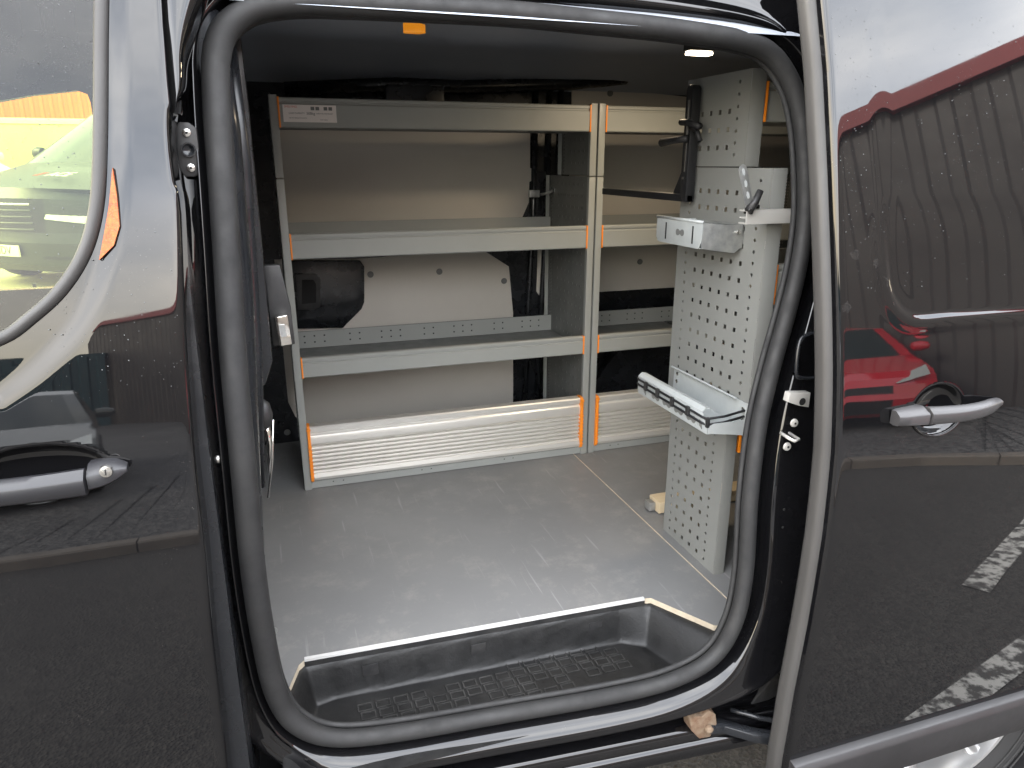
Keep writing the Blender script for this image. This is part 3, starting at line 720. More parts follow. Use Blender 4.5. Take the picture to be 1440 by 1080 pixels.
# --- interior shell
IY = 1.43
HB_ = 1.34
def ceil(u, v):
    x_ = -.12 + 2.8 * u; y_ = -.01 + 1.46 * v
    z_ = HB_ - .10 * max(0, (v - .78) / .22) ** 2 - .12 * max(0, (.10 - v) / .10) ** 1.5 + .004 * math.sin(u * 40) * (1 if .2 < v < .75 else 0)
    return (x_, y_, z_)
vb(MB().grid(70, 30, ceil), 'ceiling', CEIL, smooth=180)
vbox('roof', -1.5, 3.2, -.04, 1.7, 1.40, 1.44, BLACK)
vbox('far_side_wall', -.16, 2.7, IY, IY + .04, -.1, 1.36, BLACKIN)
vbox('far_side_wall_upper', -.14, 2.7, IY - .0, IY + .03, 1.361, 1.395, BLACKIN)
vbox('rear_wall', 2.68, 2.72, -.05, IY, -.1, 1.36, BLACKIN)
vb(MB().prism([(yb(z) + .05, z) for z in (-.3, 0, .3, .6, .9, 1.2, 1.395)] + [(IY + .03, 1.395), (IY + .03, -.3)], 0, -.155, -.118), 'bulkhead', BLACKIN)
# near side inner wall behind the open door
vb(MB().grid(2, 40, lambda u, v: (.99 + 1.7 * u, yb(-.1 + 1.45 * v) + .05, -.1 + 1.45 * v)), 'near_side_wall', BLACKIN, smooth=180)
# far side cab body with its window opening, far door glass
cab = vb(MB().prism([(-1.5, -.4), (-.10, -.4), (-.10, 1.40), (-1.5, 1.40), (-1.5, .95), (-1.2, 1.06), (-.85, 1.173), (-.69, 1.208), (-.56, 1.226), (-.530, 1.215), (-.525, 1.19), (-.525, .60), (-.54, .588), (-1.5, .588)], 1, 1.62, 1.66), 'far_front_door', BLACKIN)
vb(MB().box(-1.5, -.508, 1.645, 1.649, .58, 1.30), 'window_glass', GLASS, cab)
vbox('cab_floor', -1.5, -.16, -.15, 1.62, -.2, -.16, MATTE)

# --- floor boards with the step cut-out
def board(name, poly, m=FLOOR):
    o = vb(MB().prism(poly, 2, -.014, 0), name, None, mats=[FLOOR, PLYEDGE])
    for p in o.data.polygons: p.material_index = 0 if p.normal.z > .5 else 1
    return o
board('floor_board', [(-.115, IY), (-.115, .012), (-.064, .016), (-.055, .05), (-.030, .125), (-.016, .140), (.766, .113), (.785, .108), (.868, -.030), (.880, -.038), (.955, -.04), (.955, IY)])
board('floor_board', [(.959, -.04), (2.68, -.04), (2.68, IY), (.959, IY)])
vbox('floor_joint', .954, .960, -.04, IY, -.012, -.0015, PLYEDGE, bevel=0)
# aluminium nosing along the step
a, c_ = np.array((-.018, .141)), np.array((.768, .1135)); dd = (c_ - a) / np.linalg.norm(c_ - a); nn2 = np.array([dd[1], -dd[0]])
def nose(w0, w1, z0, z1):
    return MB().add([(*(q + nn2 * w), z) for q in (a, c_) for w, z in ((w0, z0), (w1, z0), (w1, z1), (w0, z1))], [(0, 1, 2, 3), (4, 7, 6, 5), (0, 4, 5, 1), (1, 5, 6, 2), (2, 6, 7, 3), (3, 7, 4, 0)])
vb(nose(-.003, .003, .0005, .003), 'step_nosing', ALUTRIM); vb(nose(.0035, .0055, -.003, .0028), 'step_nosing_lip', ALUTRIM); vb(nose(.0034, .0060, -.0150, -.0034), 'nosing_skirt', PLASTIC)
# moulded step well
edge = [(-.064, .016), (-.055, .05), (-.030, .125), (-.016, .140), (.766, .113), (.785, .108), (.868, -.030), (.880, -.038)]
def dseg(p, a, b2):
    ax_, ay_ = a; bx_, by_ = b2; t_ = max(0, min(1, ((p[0] - ax_) * (bx_ - ax_) + (p[1] - ay_) * (by_ - ay_)) / ((bx_ - ax_) ** 2 + (by_ - ay_) ** 2)))
    return math.hypot(p[0] - ax_ - t_ * (bx_ - ax_), p[1] - ay_ - t_ * (by_ - ay_))
ext = [(-.07, -.3)] + edge + [(.884, -.3)]
def well(u, v):
    x_ = -.068 + .952 * u; y_ = -.16 + .302 * v
    ins = inside(x_, y_, ext); d_ = min(dseg((x_, y_), ext[i], ext[i + 1]) for i in range(len(ext) - 1)) if ins else 0
    dl = min(1, d_ / (.022 + .10 * max(0, (x_ - .70) / .15) + .03 * max(0, (.04 - x_) / .1))); s_ = dl * dl * (3 - 2 * dl)
    z_ = -.014 - .082 * s_
    # raised lip toward the seal
    f_ = max(0, (-.085 - y_ + .04 * (1 - x_ / .4) * 1) / .04); z_ += .05 * min(1, f_) ** 1.6 * s_
    return (x_, y_, z_)
wl = vb(MB().grid(240, 80, well), 'step_well', STEP, smooth=180)
# ribbed tread: rows of shallow square outlines
tr0 = at(485, 985, 2, -.095); 
mb = MB(); rows, cols_ = 5, 16
for r_ in range(rows):
    for c2 in range(cols_):
        x0 = .075 + c2 * .038 + r_ * .004; y0 = .105 - r_ * .026
        if (r_ == 0 and c2 < 9) or (r_ == 0 and c2 > 14) or (r_ == 4 and c2 > 11) or random.random() < .06: continue
        w_, h_, t2 = .031, .020, .0022
        for bx in ((x0, x0 + w_, y0, y0 + t2), (x0, x0 + w_, y0 - h_, y0 - h_ + t2), (x0, x0 + t2, y0 - h_ + t2, y0), (x0 + w_ - t2, x0 + w_, y0 - h_ + t2, y0)):
            mb.box(bx[0], bx[1], bx[2], bx[3], -.0965, -.0938)
tread = vb(mb, 'tread_ribs', RIBM, wl); tread['kind'] = 'stuff'
p = at(680, 938, 2, -.095); vbox('drain_hole', p[0] - .014, p[0] + .014, p[1] - .006, p[1] + .008, -.0955, -.0935, HOLE, wl, 0)
p = at(752, 915, 2, -.09); disc('rivet', (p[0], p[1], -.0945 - GZ), .005, 2, .003, WHITEP, wl, 12)
for px_ in (520, 671, 832):
    p = at(px_, 932 - (px_ - 520) * .13, 1, .128); vbox('inset_square', p[0] - .017, p[0] + .017, .118 - .03 * (p[0]) + .008, .118 - .03 * p[0] + .0105, -.062, -.034, PLASTIC, wl, .001)
# floor eye
p = at(376, 890, 2, 0); MB().lathe([(.016, 0), (.016, .003), (.011, .003), (.010, -.004), (.002, -.004)], (p[0] + .006, p[1], -GZ + .0005), 2, 24).build('tie_down_eye', DULL, van, smooth=40)

# --- inner pillar trim left
tl = [(-.115, 1.30), (-.02, 1.30), (-.016, 1.12), (-.018, .80), (-.020, .66), (-.035, .62), (-.060, .60), (-.066, .55), (-.072, .45), (-.075, .32), (-.085, .27), (-.115, .26)]
vb(MB().prism(tl, 1, .105, .13), 'pillar_trim', BLACKIN, bevel=.006)
vb(MB().sweep([(-.065, .02, 1.22), (-.060, .012, 1.05), (-.066, .0, .8), (-.08, -.02, .55), (-.09, -.03, .3), (-.085, -.03, .0)], [.026, .030, .030, .028, .024, .02], 16), 'inner_pillar', BLACKIN, smooth=180)
vb(MB().sweep([(-.035, .07, 1.22), (-.034, .07, 1.0), (-.045, .06, .7), (-.06, .04, .45)], [.010, .014, .012, .008], 12), 'pillar_bead', BLACKIN, smooth=180)
la = at(398, 467, 1, .15)
lt = vb(MB().prism([(la[0] - .012, la[2] + .03), (la[0] + .010, la[2] + .033), (la[0] + .014, la[2] - .022), (la[0] - .008, la[2] - .024)], 1, .14, .17), 'latch', CHROME, bevel=.002)
vb(MB().prism([(la[0] - .006, la[2] + .016), (la[0] + .004, la[2] + .017), (la[0] + .006, la[2] - .006), (la[0] - .004, la[2] - .007)], 1, .137, .141), 'latch_slot', DULL, lt)
vb(MB().prism([(la[0] - .022, la[2] + .12), (la[0] + .006, la[2] + .12), (la[0] + .018, la[2] + .04), (la[0] + .02, la[2] - .03), (la[0] - .02, la[2] - .03)], 1, .171, .19), 'latch_bracket', PLASTIC, bevel=.003)
kn_ = at(371, 583, 1, .10); mo = vb(MB().lathe([(.004, -.028), (.012, -.02), (.0155, 0), (.012, .02), (.004, .028)], (kn_[0], kn_[1], kn_[2]), 2, 18), 'knob', PLASTIC, smooth=180)
vb(MB().sweep([(kn_[0] + .0, .12, .56), (kn_[0] + .004, .12, .50), (kn_[0] - .002, .12, .44)], [.007, .006, .002], 8), 'chrome_strap', CHROME, smooth=180)
vb(MB().sweep([at(384, 590, 1, .14), at(383, 650, 1, .14), at(377, 700, 1, .14)], .0022, 6), 'lock_rod', STEEL, smooth=180)

# --- C pillar details right of the opening
def cp(px, py, e=-.035): return on_s(px, py, e)
p = cp(1118, 560); q = cp(1135, 560)
vb(MB().prism([(p[0] - .017, p[2] + .014), (p[0] + .03, p[2] + .010), (p[0] + .03, p[2] - .020), (p[0] + .006, p[2] - .014), (p[0] - .020, p[2] - .004)], 1, p[1] - .006, p[1] + .01), 'striker_plate', ZINC, bevel=.001)
vb(MB().lathe([(.0075, -.001), (.006, .0)], (p[0] + .012, p[1] - .0065, p[2] - .006), 1, 16), 'plate_hole', HOLE)
for px_, py_ in ((1115, 594), (1105, 627)):
    p = cp(px_, py_); bo = disc('bolt', (p[0], p[1] - .002, p[2] - GZ), .0085, 1, -.004, ZINC, van, 20, -.001)
    disc('bolt_socket', (p[0], p[1] - .0067, p[2] - GZ), .0025, 1, -.001, HOLE, bo, 6)
p = cp(1106, 612)
vb(MB().sweep([(p[0] + .010, p[1] + .005, p[2] + .001), (p[0] + .007, p[1] - .026, p[2]), (p[0] - .006, p[1] - .030, p[2]), (p[0] - .010, p[1] - .022, p[2] + .002), (p[0] - .010, p[1] + .005, p[2] + .004)], .0034, 8), 'striker_loop', ZINC, smooth=180)
for px_, py_ in ((1102, 716), (1100, 741)):
    p = cp(px_, py_, -.036); disc('pillar_hole', (p[0], p[1] - .001, p[2] - GZ), .0028, 1, -.001, HOLE, van, 8)
# moulded pocket in the pillar
P0 = cp(1133, 500, -.04)
rr = spline([(P0[0] + x_, P0[2] + z_) for x_, z_ in ((-.020, -.032), (-.006, -.042), (.04, -.044), (.06, -.03), (.06, .03), (.04, .042), (.0, .038), (-.016, .022))], 4, closed=True)
vb(MB().sweep([(q[0], yb(q[1]) + soff(q[0], q[1]) - .040, q[1]) for q in rr], .004, 8, closed=True), 'pocket_rim', BLACKIN, smooth=180)
vb(MB().prism([tuple(q) for q in rr], 1, P0[1] - .001, P0[1] + .01), 'pocket', BLACK)

# --- roller bracket and door arm
p = at(988, 1018, 1, -.19); bx_, bz_ = p[0], p[2]
br = vb(MB().prism([(bx_ - 0.0338, bz_ + 0.0234), (bx_ - 0.0182, bz_ + 0.0286), (bx_ - 0.0052, bz_ + 0.0234), (bx_ + 0.0078, bz_ + 0.0364), (bx_ + 0.0260, bz_ + 0.0208), (bx_ + 0.0312, bz_ - 0.0052), (bx_ + 0.0182, bz_ - 0.0338), (bx_ - 0.0078, bz_ - 0.0312), (bx_ - 0.0286, bz_ - 0.0052)], 1, -.195, -.165), 'roller_bracket', RUST, bevel=.002)
disc('roller_pin', (bx_ + .010, -.196, bz_ - .008 - GZ), .0085, 1, -.008, RUST, br, 16, -.002)
arm = [(bx_ + .012, -.188, bz_ - .012), (bx_ + .05, -.185, bz_ - .024), (bx_ + .10, -.215, bz_ - .034), (bx_ + .17, -.25, bz_ - .042), (bx_ + .26, -.27, bz_ - .046)]
mb = MB(); vs = []
for x_, y_, z_ in arm:
    for dy, dz in ((-.012, -.010), (-.012, .008), (-.004, .012), (.012, .012), (.014, -.006)): vs.append((x_, y_ + dy, z_ + dz))
mb.add(vs, [(i * 5 + k, i * 5 + (k + 1) % 5, (i + 1) * 5 + (k + 1) % 5, (i + 1) * 5 + k) for i in range(4) for k in range(5)] + [(0, 1, 2, 3, 4), (20, 21, 22, 23, 24)])
vb(mb, 'door_arm', BLACKIN, bevel=.002)
vb(MB().sweep([(x_ + .03, y_ + .014, z_ + .022) for x_, y_, z_ in arm[1:]], .005, 8), 'arm_flange', BLACKIN, smooth=180)
g1 = at(1060, 990, 1, -.15)
vb(MB().prism([(g1[0] - .04, g1[2] - .03), (g1[0] - .035, g1[2] - .012), (g1[0] + .03, g1[2] + .06), (g1[0] + .06, g1[2] + .06), (g1[0] + .06, g1[2] - .02), (g1[0] + .02, g1[2] - .022)], 1, -.16, -.14), 'arch_gusset', PLASTIC, bevel=.004)
disc('gusset_plug', (g1[0] - .0, -.161, g1[2] + .0 - GZ), .008, 1, -.002, MATTE, van, 16)

# --- the sliding door, slid back and standing off the body
DO = -.10
dpx = [(1154, -40), (1158, 0), (1167, 100), (1174, 250), (1179, 400), (1181, 540), (1178, 640), (1165, 760), (1145, 880), (1125, 980), (1108, 1075), (1104, 1110)]
DP = sorted([on(*q, DO) for q in dpx], key=lambda p: p[2]); dz_ = [p[2] for p in DP]; dx_ = [p[0] for p in DP]
def xd(z): return float(np.interp(z, dz_, dx_))
DZ0, DZ1 = -.155, 1.36
SH = on(1312, 577, DO); SX, SZ = SH[0] + .012, SH[2] + .0
# pressed window panel outline
ppx = [(1240, -60), (1229, 0), (1226, 60), (1234, 140), (1240, 250), (1248, 370), (1258, 420), (1285, 446), (1340, 444), (1440, 438)]
PP = [on(*q, DO) for q in ppx]
ppoly = [(p[0], p[2]) for p in spline(PP, 5)] + [(2.02, PP[-1][2] - .01), (2.1, .80), (2.1, 1.30), (2.0, 1.34), (1.02, 1.34)]
zr_ = zrows(DZ0, DZ1, (.5, 1.3), .010, .003)
nx_ = np.concatenate([[0, .0007, .0015, .0025, .0035, .0045, .006, .0075, .009, .011, .014, .018], np.linspace(.022, .72, 240), np.linspace(.735, 1.36, 40)])
X = np.array([[xd(z)] for z in zr_]) + nx_[None, :]; Zg = np.repeat(zr_[:, None], X.shape[1], 1)
Yg = np.array([yb(z) for z in zr_])[:, None] + DO + .007 * np.exp(-nx_[None, :] / .0024)
dP = segdist(X, Zg, ppoly) * np.where(insidev(X, Zg, ppoly), 1, -1)
low = 1 - sstep(.78, .95, Zg)
Yg = Yg + .0007 * sstep(-.02, .03, dP) + .0040 * low * sstep(-.005, .009, dP) - .0008 * low * np.exp(-((dP + .014) / .010) ** 2)
q = ((X - SX) / .062) ** 2 + ((Zg - SZ) / .048) ** 2
Yg += .026 * np.sqrt(np.clip(1 - q, 0, 1)) * sstep(0, .35, 1 - q)
sdoor = ngrid(X, Yg, Zg, 'sliding_door', BLACK, van)
# leading edge of the door: hem and rubber, seen face on
vb(MB().grid(2, 120, lambda u, v: (lambda z: (xd(z) - .004 * u, yb(z) + DO + .007 + .012 * u, z))(DZ0 + (DZ1 - DZ0) * v)), 'door_hem', BLACK, sdoor, smooth=180)
def edge_sec(z, k):
    cs = [(-.004, .014), (-.011, .017), (-.016, .024), (-.0155, .031), (-.0175, .036), (-.016, .042), (-.012, .047), (-.0, .050), (.012, .050), (.012, .014)]
    return (xd(z) + cs[k][0], yb(z) + DO + cs[k][1], z)
mb = MB(); nz_s = 120; vs = [edge_sec(DZ0 - .02 + (DZ1 - DZ0 + .02) * i / nz_s, k) for i in range(nz_s + 1) for k in range(10)]
mb.add(vs, [(i * 10 + k, i * 10 + (k + 1) % 10, (i + 1) * 10 + (k + 1) % 10, (i + 1) * 10 + k) for i in range(nz_s) for k in range(10)])
vb(mb, 'edge_seal', EDGERUB, sdoor, smooth=60)
# inner skin of the door
vb(MB().grid(20, 40, lambda u, v: (lambda z: (xd(z) + .012 + (2.19 - xd(z) - .012) * u, yb(z) + DO + .055, z))(DZ0 + (DZ1 - DZ0) * v)), 'door_inner_skin', BLACKIN, sdoor, smooth=180)
# hand smudges in the dust below the pressed panel's corner
SMUDGE = mat('dust_smudge', (.22, .21, .20), .9, 0, 0.); t, b = nodes(SMUDGE)
t.links.new(ramp(t, noise(t, 420, 5, .7), [(.46, 0.), (.70, .16)]), b.inputs['Alpha'])
for px_, py_ in ((1202, 358), (1233, 369), (1244, 397), (1252, 432), (1190, 432)):
    c_ = on(px_, py_, DO); mb = MB(); vs = [(c_[0], yb(c_[2]) + DO - .0004, c_[2])]
    for k in range(14):
        a = 2 * math.pi * k / 14; r_ = .010 * random.uniform(.6, 1.1); z_ = c_[2] + r_ * math.sin(a); vs.append((c_[0] + r_ * math.cos(a), yb(z_) + DO - .0004, z_))
    mb.add(vs, [(0, 1 + k, 1 + (k + 1) % 14) for k in range(14)]); vb(mb, 'smudge', SMUDGE, sdoor)
# handle
x0, x1, x2 = on(1252, 575, DO)[0], on(1290, 575, DO)[0], on(1400, 560, DO)[0]; hz1 = on(1300, 578, DO)[2]
HP2 = mat('handle_grey', (.032, .031, .032), .38)
xs = np.linspace(x0, x1 - .0015, 6); tt = np.linspace(0, 1, 6)
bar([(x_, yb(hz1) + DO - .012, hz1 - .001) for x_ in xs], [.0135 + .003 * q for q in tt], [.010 + .008 * q ** .5 for q in tt], 'handle_escutcheon', HP2, sdoor)
xs = np.linspace(x1 + .0015, x2, 16); tt = np.linspace(0, 1, 16)
bar([(x_, yb(hz1) + DO - .022 - .012 * math.sin(math.pi * min(1, q * 1.05)) + .014 * q ** 4, hz1 + .003 * q) for x_, q in zip(xs, tt)], [.0155 * (1 - .25 * q) * (1 if q < .8 else 1 - 2.6 * (q - .8)) for q in tt], [.011 * (1 - .3 * q) for q in tt], 'handle', HP2, sdoor)
el = [(SX + .063 * math.cos(a), 0, SZ + .049 * math.sin(a)) for a in [R(200 + 150 * i / 24) for i in range(25)]]
vb(MB().sweep([(x_, yb(z_) + DO - .001, z_) for x_, _, z_ in el], .0022, 8), 'cup_rim', BLACK, sdoor, smooth=180)
# lower cladding
c1_ = on(1108, 1070, DO)
cl = [(yb(0) + DO + .002, -.118), (yb(0) + DO - .014, -.122), (yb(0) + DO - .022, -.135), (yb(0) + DO - .024, -.165), (yb(0) + DO - .016, -.215), (yb(0) + DO + .012, -.228), (yb(0) + DO + .03, -.20), (yb(0) + DO + .02, -.12)]
clz = c1_[2] + .118
vb(MB().prism([(a_, z_ + clz) for a_, z_ in cl], 0, xd(-.13) + .004, 2.2), 'lower_cladding', CLAD, sdoor, bevel=.003)

# --- fine rain drops left on the glass and the upper paint
DROP = mat('rain_drop', (.07, .075, .075), .06)
def drops(n_, x0, x1, z0, z1, off, ok, name, parent, dens=1.):
    mb = MB(); k = 0
    while k < n_:
        x_ = random.uniform(x0, x1); z_ = z0 + (z1 - z0) * random.random() ** dens
        if not ok(x_, z_): continue
        k += 1; r_ = random.choice((.0003, .0004, .0004, .0005, .0006, .0009)); y_ = yb(z_) + off
        ring = [(x_ + r_ * math.cos(a), y_, z_ + r_ * 1.1 * math.sin(a)) for a in [math.pi * q / 3 for q in range(6)]]
        mid = [(x_ + r_ * .6 * math.cos(a), y_ - r_ * .55, z_ + r_ * .66 * math.sin(a)) for a in [math.pi * q / 3 for q in range(6)]]
        mb.add(ring + mid + [(x_, y_ - r_ * .75, z_)], [(q, (q + 1) % 6, 6 + (q + 1) % 6, 6 + q) for q in range(6)] + [(6 + q, 6 + (q + 1) % 6, 12) for q in range(6)])
    vb(mb, name, DROP, parent, smooth=180)['kind'] = 'stuff'
drops(420, -.36, -.14, .84, 1.24, .0078, lambda x_, z_: inside(x_, z_, wpoly) and (z_ > 1.0 or random.random() < .35), 'rain_drops', fd)
drops(130, -.30, -.11, .70, 1.2, -.0002, lambda x_, z_: not inside(x_, z_, wpoly) and x_ < xg(z_) - .008 and z_ < .92, 'rain_drops', fd)
drops(170, .86, 1.42, .78, 1.24, DO - .0002, lambda x_, z_: x_ > xd(z_) + .012 and random.random() < .3 + .7 * (z_ - .78) / .46 and not inside(x_, z_, ppoly), 'rain_drops', sdoor)
drops(300, .95, 1.42, .78, 1.24, DO + .0005, lambda x_, z_: inside(x_, z_, ppoly) and random.random() < .2 + .8 * (z_ - .78) / .46, 'rain_drops', sdoor)

# --- lamps in the ceiling
p = at(983, 76, 2, 1.275)
LEDM = mat('lit_lamp_lens', (.9, .9, .85), .4, emit=(1, .84, .60), es=3)
lam = vb(MB().box(p[0] - .038, p[0] + .038, p[1] - .018, p[1] + .018, 1.281, 1.31), 'ceiling_lamp', PLASTIC, bevel=.003)
vb(MB().box(p[0] - .034, p[0] + .034, p[1] - .014, p[1] + .014, 1.272, 1.2805), 'lamp_lens', LEDM, lam, bevel=.003)
ld = bpy.data.lights.new('ceiling_lamp_light', 'AREA'); ld.shape = 'RECTANGLE'; ld.size = .16; ld.size_y = .08; ld.energy = .5; ld.color = (1, .80, .55)
lo = bpy.data.objects.new('ceiling_lamp_light', ld); C.objects.link(lo); lo.location = (p[0], p[1], 1.268 - GZ); lo.parent = van
LAMPX = p
p = at(580, 41, 2, 1.27)
am = vb(MB().prism([(p[0] - .022, p[1] - .012), (p[0] + .016, p[1] - .016), (p[0] + .028, p[1] - .004), (p[0] + .016, p[1] + .012), (p[0] - .018, p[1] + .010)], 2, 1.262, 1.28), 'amber_lamp', mat('amber_lens', (.95, .33, .02), .2, emit=(1, .35, .02), es=.05), bevel=.003)
# --- wall panels on the far side (greige), outlines as fitted round the van's own pressings
def wpanel(pts, th=.006, y_=IY - .001, m=PLY):
    return vb(MB().prism(pts, 1, y_ - th, y_), 'wall_panel', m, bevel=.0012)
YW = IY - .01
def W_(px, py): q = at(px, py, 1, YW); return (q[0], q[2])
wpanel([W_(380, 176), W_(746, 176), W_(746, 236), W_(753, 240), W_(754, 250), W_(745, 256), W_(744, 285), W_(728, 322), W_(400, 330)])
wpanel([(.0, .68), W_(500, 364), W_(680, 352), W_(716, 375), (at(722, 440, 1, YW)[0], at(722, 440, 1, YW)[2]), W_(722, 600), (.85, .06), (.11, .055), (.06, .065), (.02, .10), (-.0, .16)])
wpanel([W_(757, 350), W_(764, 350), W_(764, 412), W_(759, 416), W_(755, 410)])
wpanel([W_(805, 126), W_(812, 120), W_(1060, 132), (1.95, .5), W_(1010, 640), (1.35, .42), W_(846, 470), W_(846, 300)][:2] + [(2.4, 1.20), (2.4, .50), (1.1, .50), (1.1, 1.16)])
# black recess with handle on the far sliding door
rc_ = vb(MB().prism([W_(398, 366), W_(506, 366), W_(512, 374), W_(512, 424), W_(508, 434), W_(482, 460), W_(400, 462)], 1, YW - .012, YW + .003), 'door_trim_recess', BLACKIN, bevel=.004)
vb(MB().prism([W_(416, 384), W_(444, 384), W_(450, 392), W_(450, 430), W_(442, 434), W_(418, 434)], 1, YW - .022, YW - .0125), 'pull_handle', PLASTIC, rc_, bevel=.003)
vb(MB().prism([W_(424, 392), W_(440, 392), W_(444, 398), W_(444, 424), W_(424, 426)], 1, YW - .023, YW - .0221), 'handle_slot', HOLE, rc_)
for px_, py_ in ((521, 386), (618, 382), (709, 395), (404, 608), (900, 368), (858, 131)):
    q = at(px_, py_, 1, YW); disc('panel_fastener', (q[0], YW + .002, q[2] - GZ), .012, 1, -.005, DGREY, van, 16)
# dark ribs of the bodyshell between panels and along the roof
for x_ in (.93, .985, 1.03):
    vb(MB().sweep([(x_ + .03, IY - .006, 1.3), (x_ + .02, IY - .012, .8), (x_, IY - .012, .4), (x_ - .01, IY - .01, .0)], .011, 8), 'body_rib', BLACKIN, smooth=180)
vb(MB().sweep([at(880, 110, 1, IY - .05), at(800, 118, 1, IY - .05), at(640, 122, 1, IY - .05), at(560, 118, 1, IY - .05), at(400, 125, 1, IY - .05)], .022, 10), 'roof_rail', BLACKIN, smooth=180)
vb(MB().box(.40, .60, IY - .09, IY - .03, 1.17, 1.25), 'roof_rail_box', BLACKIN, bevel=.01)
vb(MB().sweep([at(845, 560, 1, IY - .02), at(850, 535, 1, IY - .02), at(862, 520, 1, IY - .02), at(880, 512, 1, IY - .02)], .004, 8), 'arch_seam', DULL, smooth=180)
# wheel arch box inside, far side
mb = MB(); n = 24
vb(MB().prism([(1.14 + .0, 0)] + [(1.52 - .38 * math.cos(math.pi * i / n), .33 * math.sin(math.pi * i / n) + .05) for i in range(n + 1)] + [(1.90, 0)], 1, IY - .17, IY), 'wheel_arch_box', BLACKIN, bevel=.006)

# ================================================================== RACKING
FY = .98     # front plane of the far racking
def shelf_lip(parent, x0, x1, ztop, zbot, y=FY, back=.02, sgn=1):
    """folded front lip with a stepped top edge"""
    h = ztop - zbot
    pr = [(y + .020 * sgn, ztop + .0), (y + .004 * sgn, ztop), (y + .001 * sgn, ztop - .003), (y + .001 * sgn, ztop - .010), (y + .004 * sgn, ztop - .012), (y + .004 * sgn, ztop - .016), (y, ztop - .018), (y, zbot + .003), (y + .003 * sgn, zbot), (y + .020 * sgn, zbot), (y + .020 * sgn, zbot + .0015), (y + .005 * sgn, zbot + .002), (y + .005 * sgn, ztop - .004), (y + .02 * sgn, ztop - .003)]
    return MB().prism(pr, 0, x0, x1).build('shelf_lip', GREY, parent)
def far_bay(root, x0, x1, shelves, drawer, seed, lastcap=True):
    ox = root.location.x
    X0, X1 = x0 - ox, x1 - ox
    PW = .022
    yl = FY - root.location.y
    # posts with the joint at 0.965, side panels behind them
    for s_, xp in ((0, X0), (1, X1)):
        a, b2 = (xp, xp + PW) if s_ == 0 else (xp - PW, xp)
        xs_ = xp + .001 if s_ == 0 else xp - .001
        MB().box(a, b2, yl, yl + .018, 0, .957).build('post', GREY, root, bevel=.0015)
        MB().box(a, b2, yl + .0005, yl + .018, .9605, 1.178).build('post', GREY, root, bevel=.0015)
        col = lambda yy, z0, z1, dz: (yy, list(np.arange(z0, z1, dz)), .0042, 'sq')
        cols = [col(yl + .06 + .036 * k, .06, .93, .0378 if k % 2 else .0378) for k in range(8)] + [(yl + .372, list(np.arange(.05, .94, .0125)), .003, 'sq'), (yl + .385, list(np.arange(.05, .94, .0125)), .003, 'sq')]
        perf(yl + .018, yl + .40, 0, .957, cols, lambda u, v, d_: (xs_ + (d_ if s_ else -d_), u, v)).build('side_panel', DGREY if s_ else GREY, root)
        cols = [col(yl + .06 + .036 * k, 1.0, 1.15, .0378) for k in range(5)] + [(yl + .27, list(np.arange(.97, 1.16, .0125)), .003, 'sq')]
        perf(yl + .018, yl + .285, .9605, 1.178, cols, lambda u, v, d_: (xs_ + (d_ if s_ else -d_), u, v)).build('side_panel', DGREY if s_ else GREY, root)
        if s_:
            MB().box(xs_ - .016, xs_ - .002, yl + .400, yl + .402, 0, .957).build('rear_flange', GREY, root)
            MB().box(xs_ - .016, xs_ - .002, yl + .285, yl + .287, .9605, 1.178).build('rear_flange', GREY, root)
    for (zt, zb, dep, rear) in shelves:
        shelf_lip(root, X0 + PW + .003, X1 - PW - .003, zt, zb, yl)
        for xc in (X0 + PW, X1 - PW - .005):
            MB().box(xc, xc + .005, yl - .0025, yl + .018, zb - .001, zt + .001).build('end_cap', ORANGE, root, bevel=.001)
        MB().box(X0 + .004, X1 - .004, yl + .0205, yl + dep, zb + .004, zb + .0065).build('shelf', DGREY, root)
        if rear:
            gx_ = []; k = 0
            c0 = X0 + .05
            cols = []
            while c0 < X1 - .05:
                for j in range(3 if k % 2 == 0 else 2): cols.append((c0 + j * .034, [zb + .026, zb + .048], .0028, 'sq'))
                c0 += .034 * (4.6 if k % 2 == 0 else 3.3); k += 1
            cols = [c for c in cols if c[0] < X1 - .02] if zt < .6 else [(0., [], .002, 'sq')]
            perf(X0 + .004, X1 - .004, zb + .007, zt + .004, cols, lambda u, v, d_: (u, yl + dep - .001 + d_, v)).build('rear_lip', GREY, root)
            MB().box(X0 + .004, X1 - .004, yl + dep + .0035, yl + dep + .0045, zb + .007, zt + .004).build('lip_shade_sheet', MATTE, root)  # added dark sheet, stands for the shaded gap behind the lip
    # aluminium drawer front: ribbed extrusion
    zt, zb = drawer
    pr = [(yl + .035, zt), (yl + .004, zt), (yl, zt - .004), (yl + .001, zt - .017), (yl + .007, zt - .021), (yl + .007, zt - .024), (yl + .001, zt - .030), (yl - .002, zt - .040), (yl - .001, zt - .056), (yl + .005, zt - .064)]
    z_ = zt - .066
    while z_ > zb + .034:
        pr += [(yl + .011, z_), (yl + .0015, z_ - .0025), (yl + .0005, z_ - .0075), (yl + .011, z_ - .0100)]; z_ -= .0135
    pr += [(yl + .006, zb + .030), (yl - .003, zb + .026), (yl - .006, zb + .012), (yl - .003, zb + .002), (yl + .002, zb), (yl + .035, zb)]
    dr = MB().prism(pr, 0, X0 + PW + .009, X1 - PW - .009).build('drawer_front', ALU, root, smooth=28)
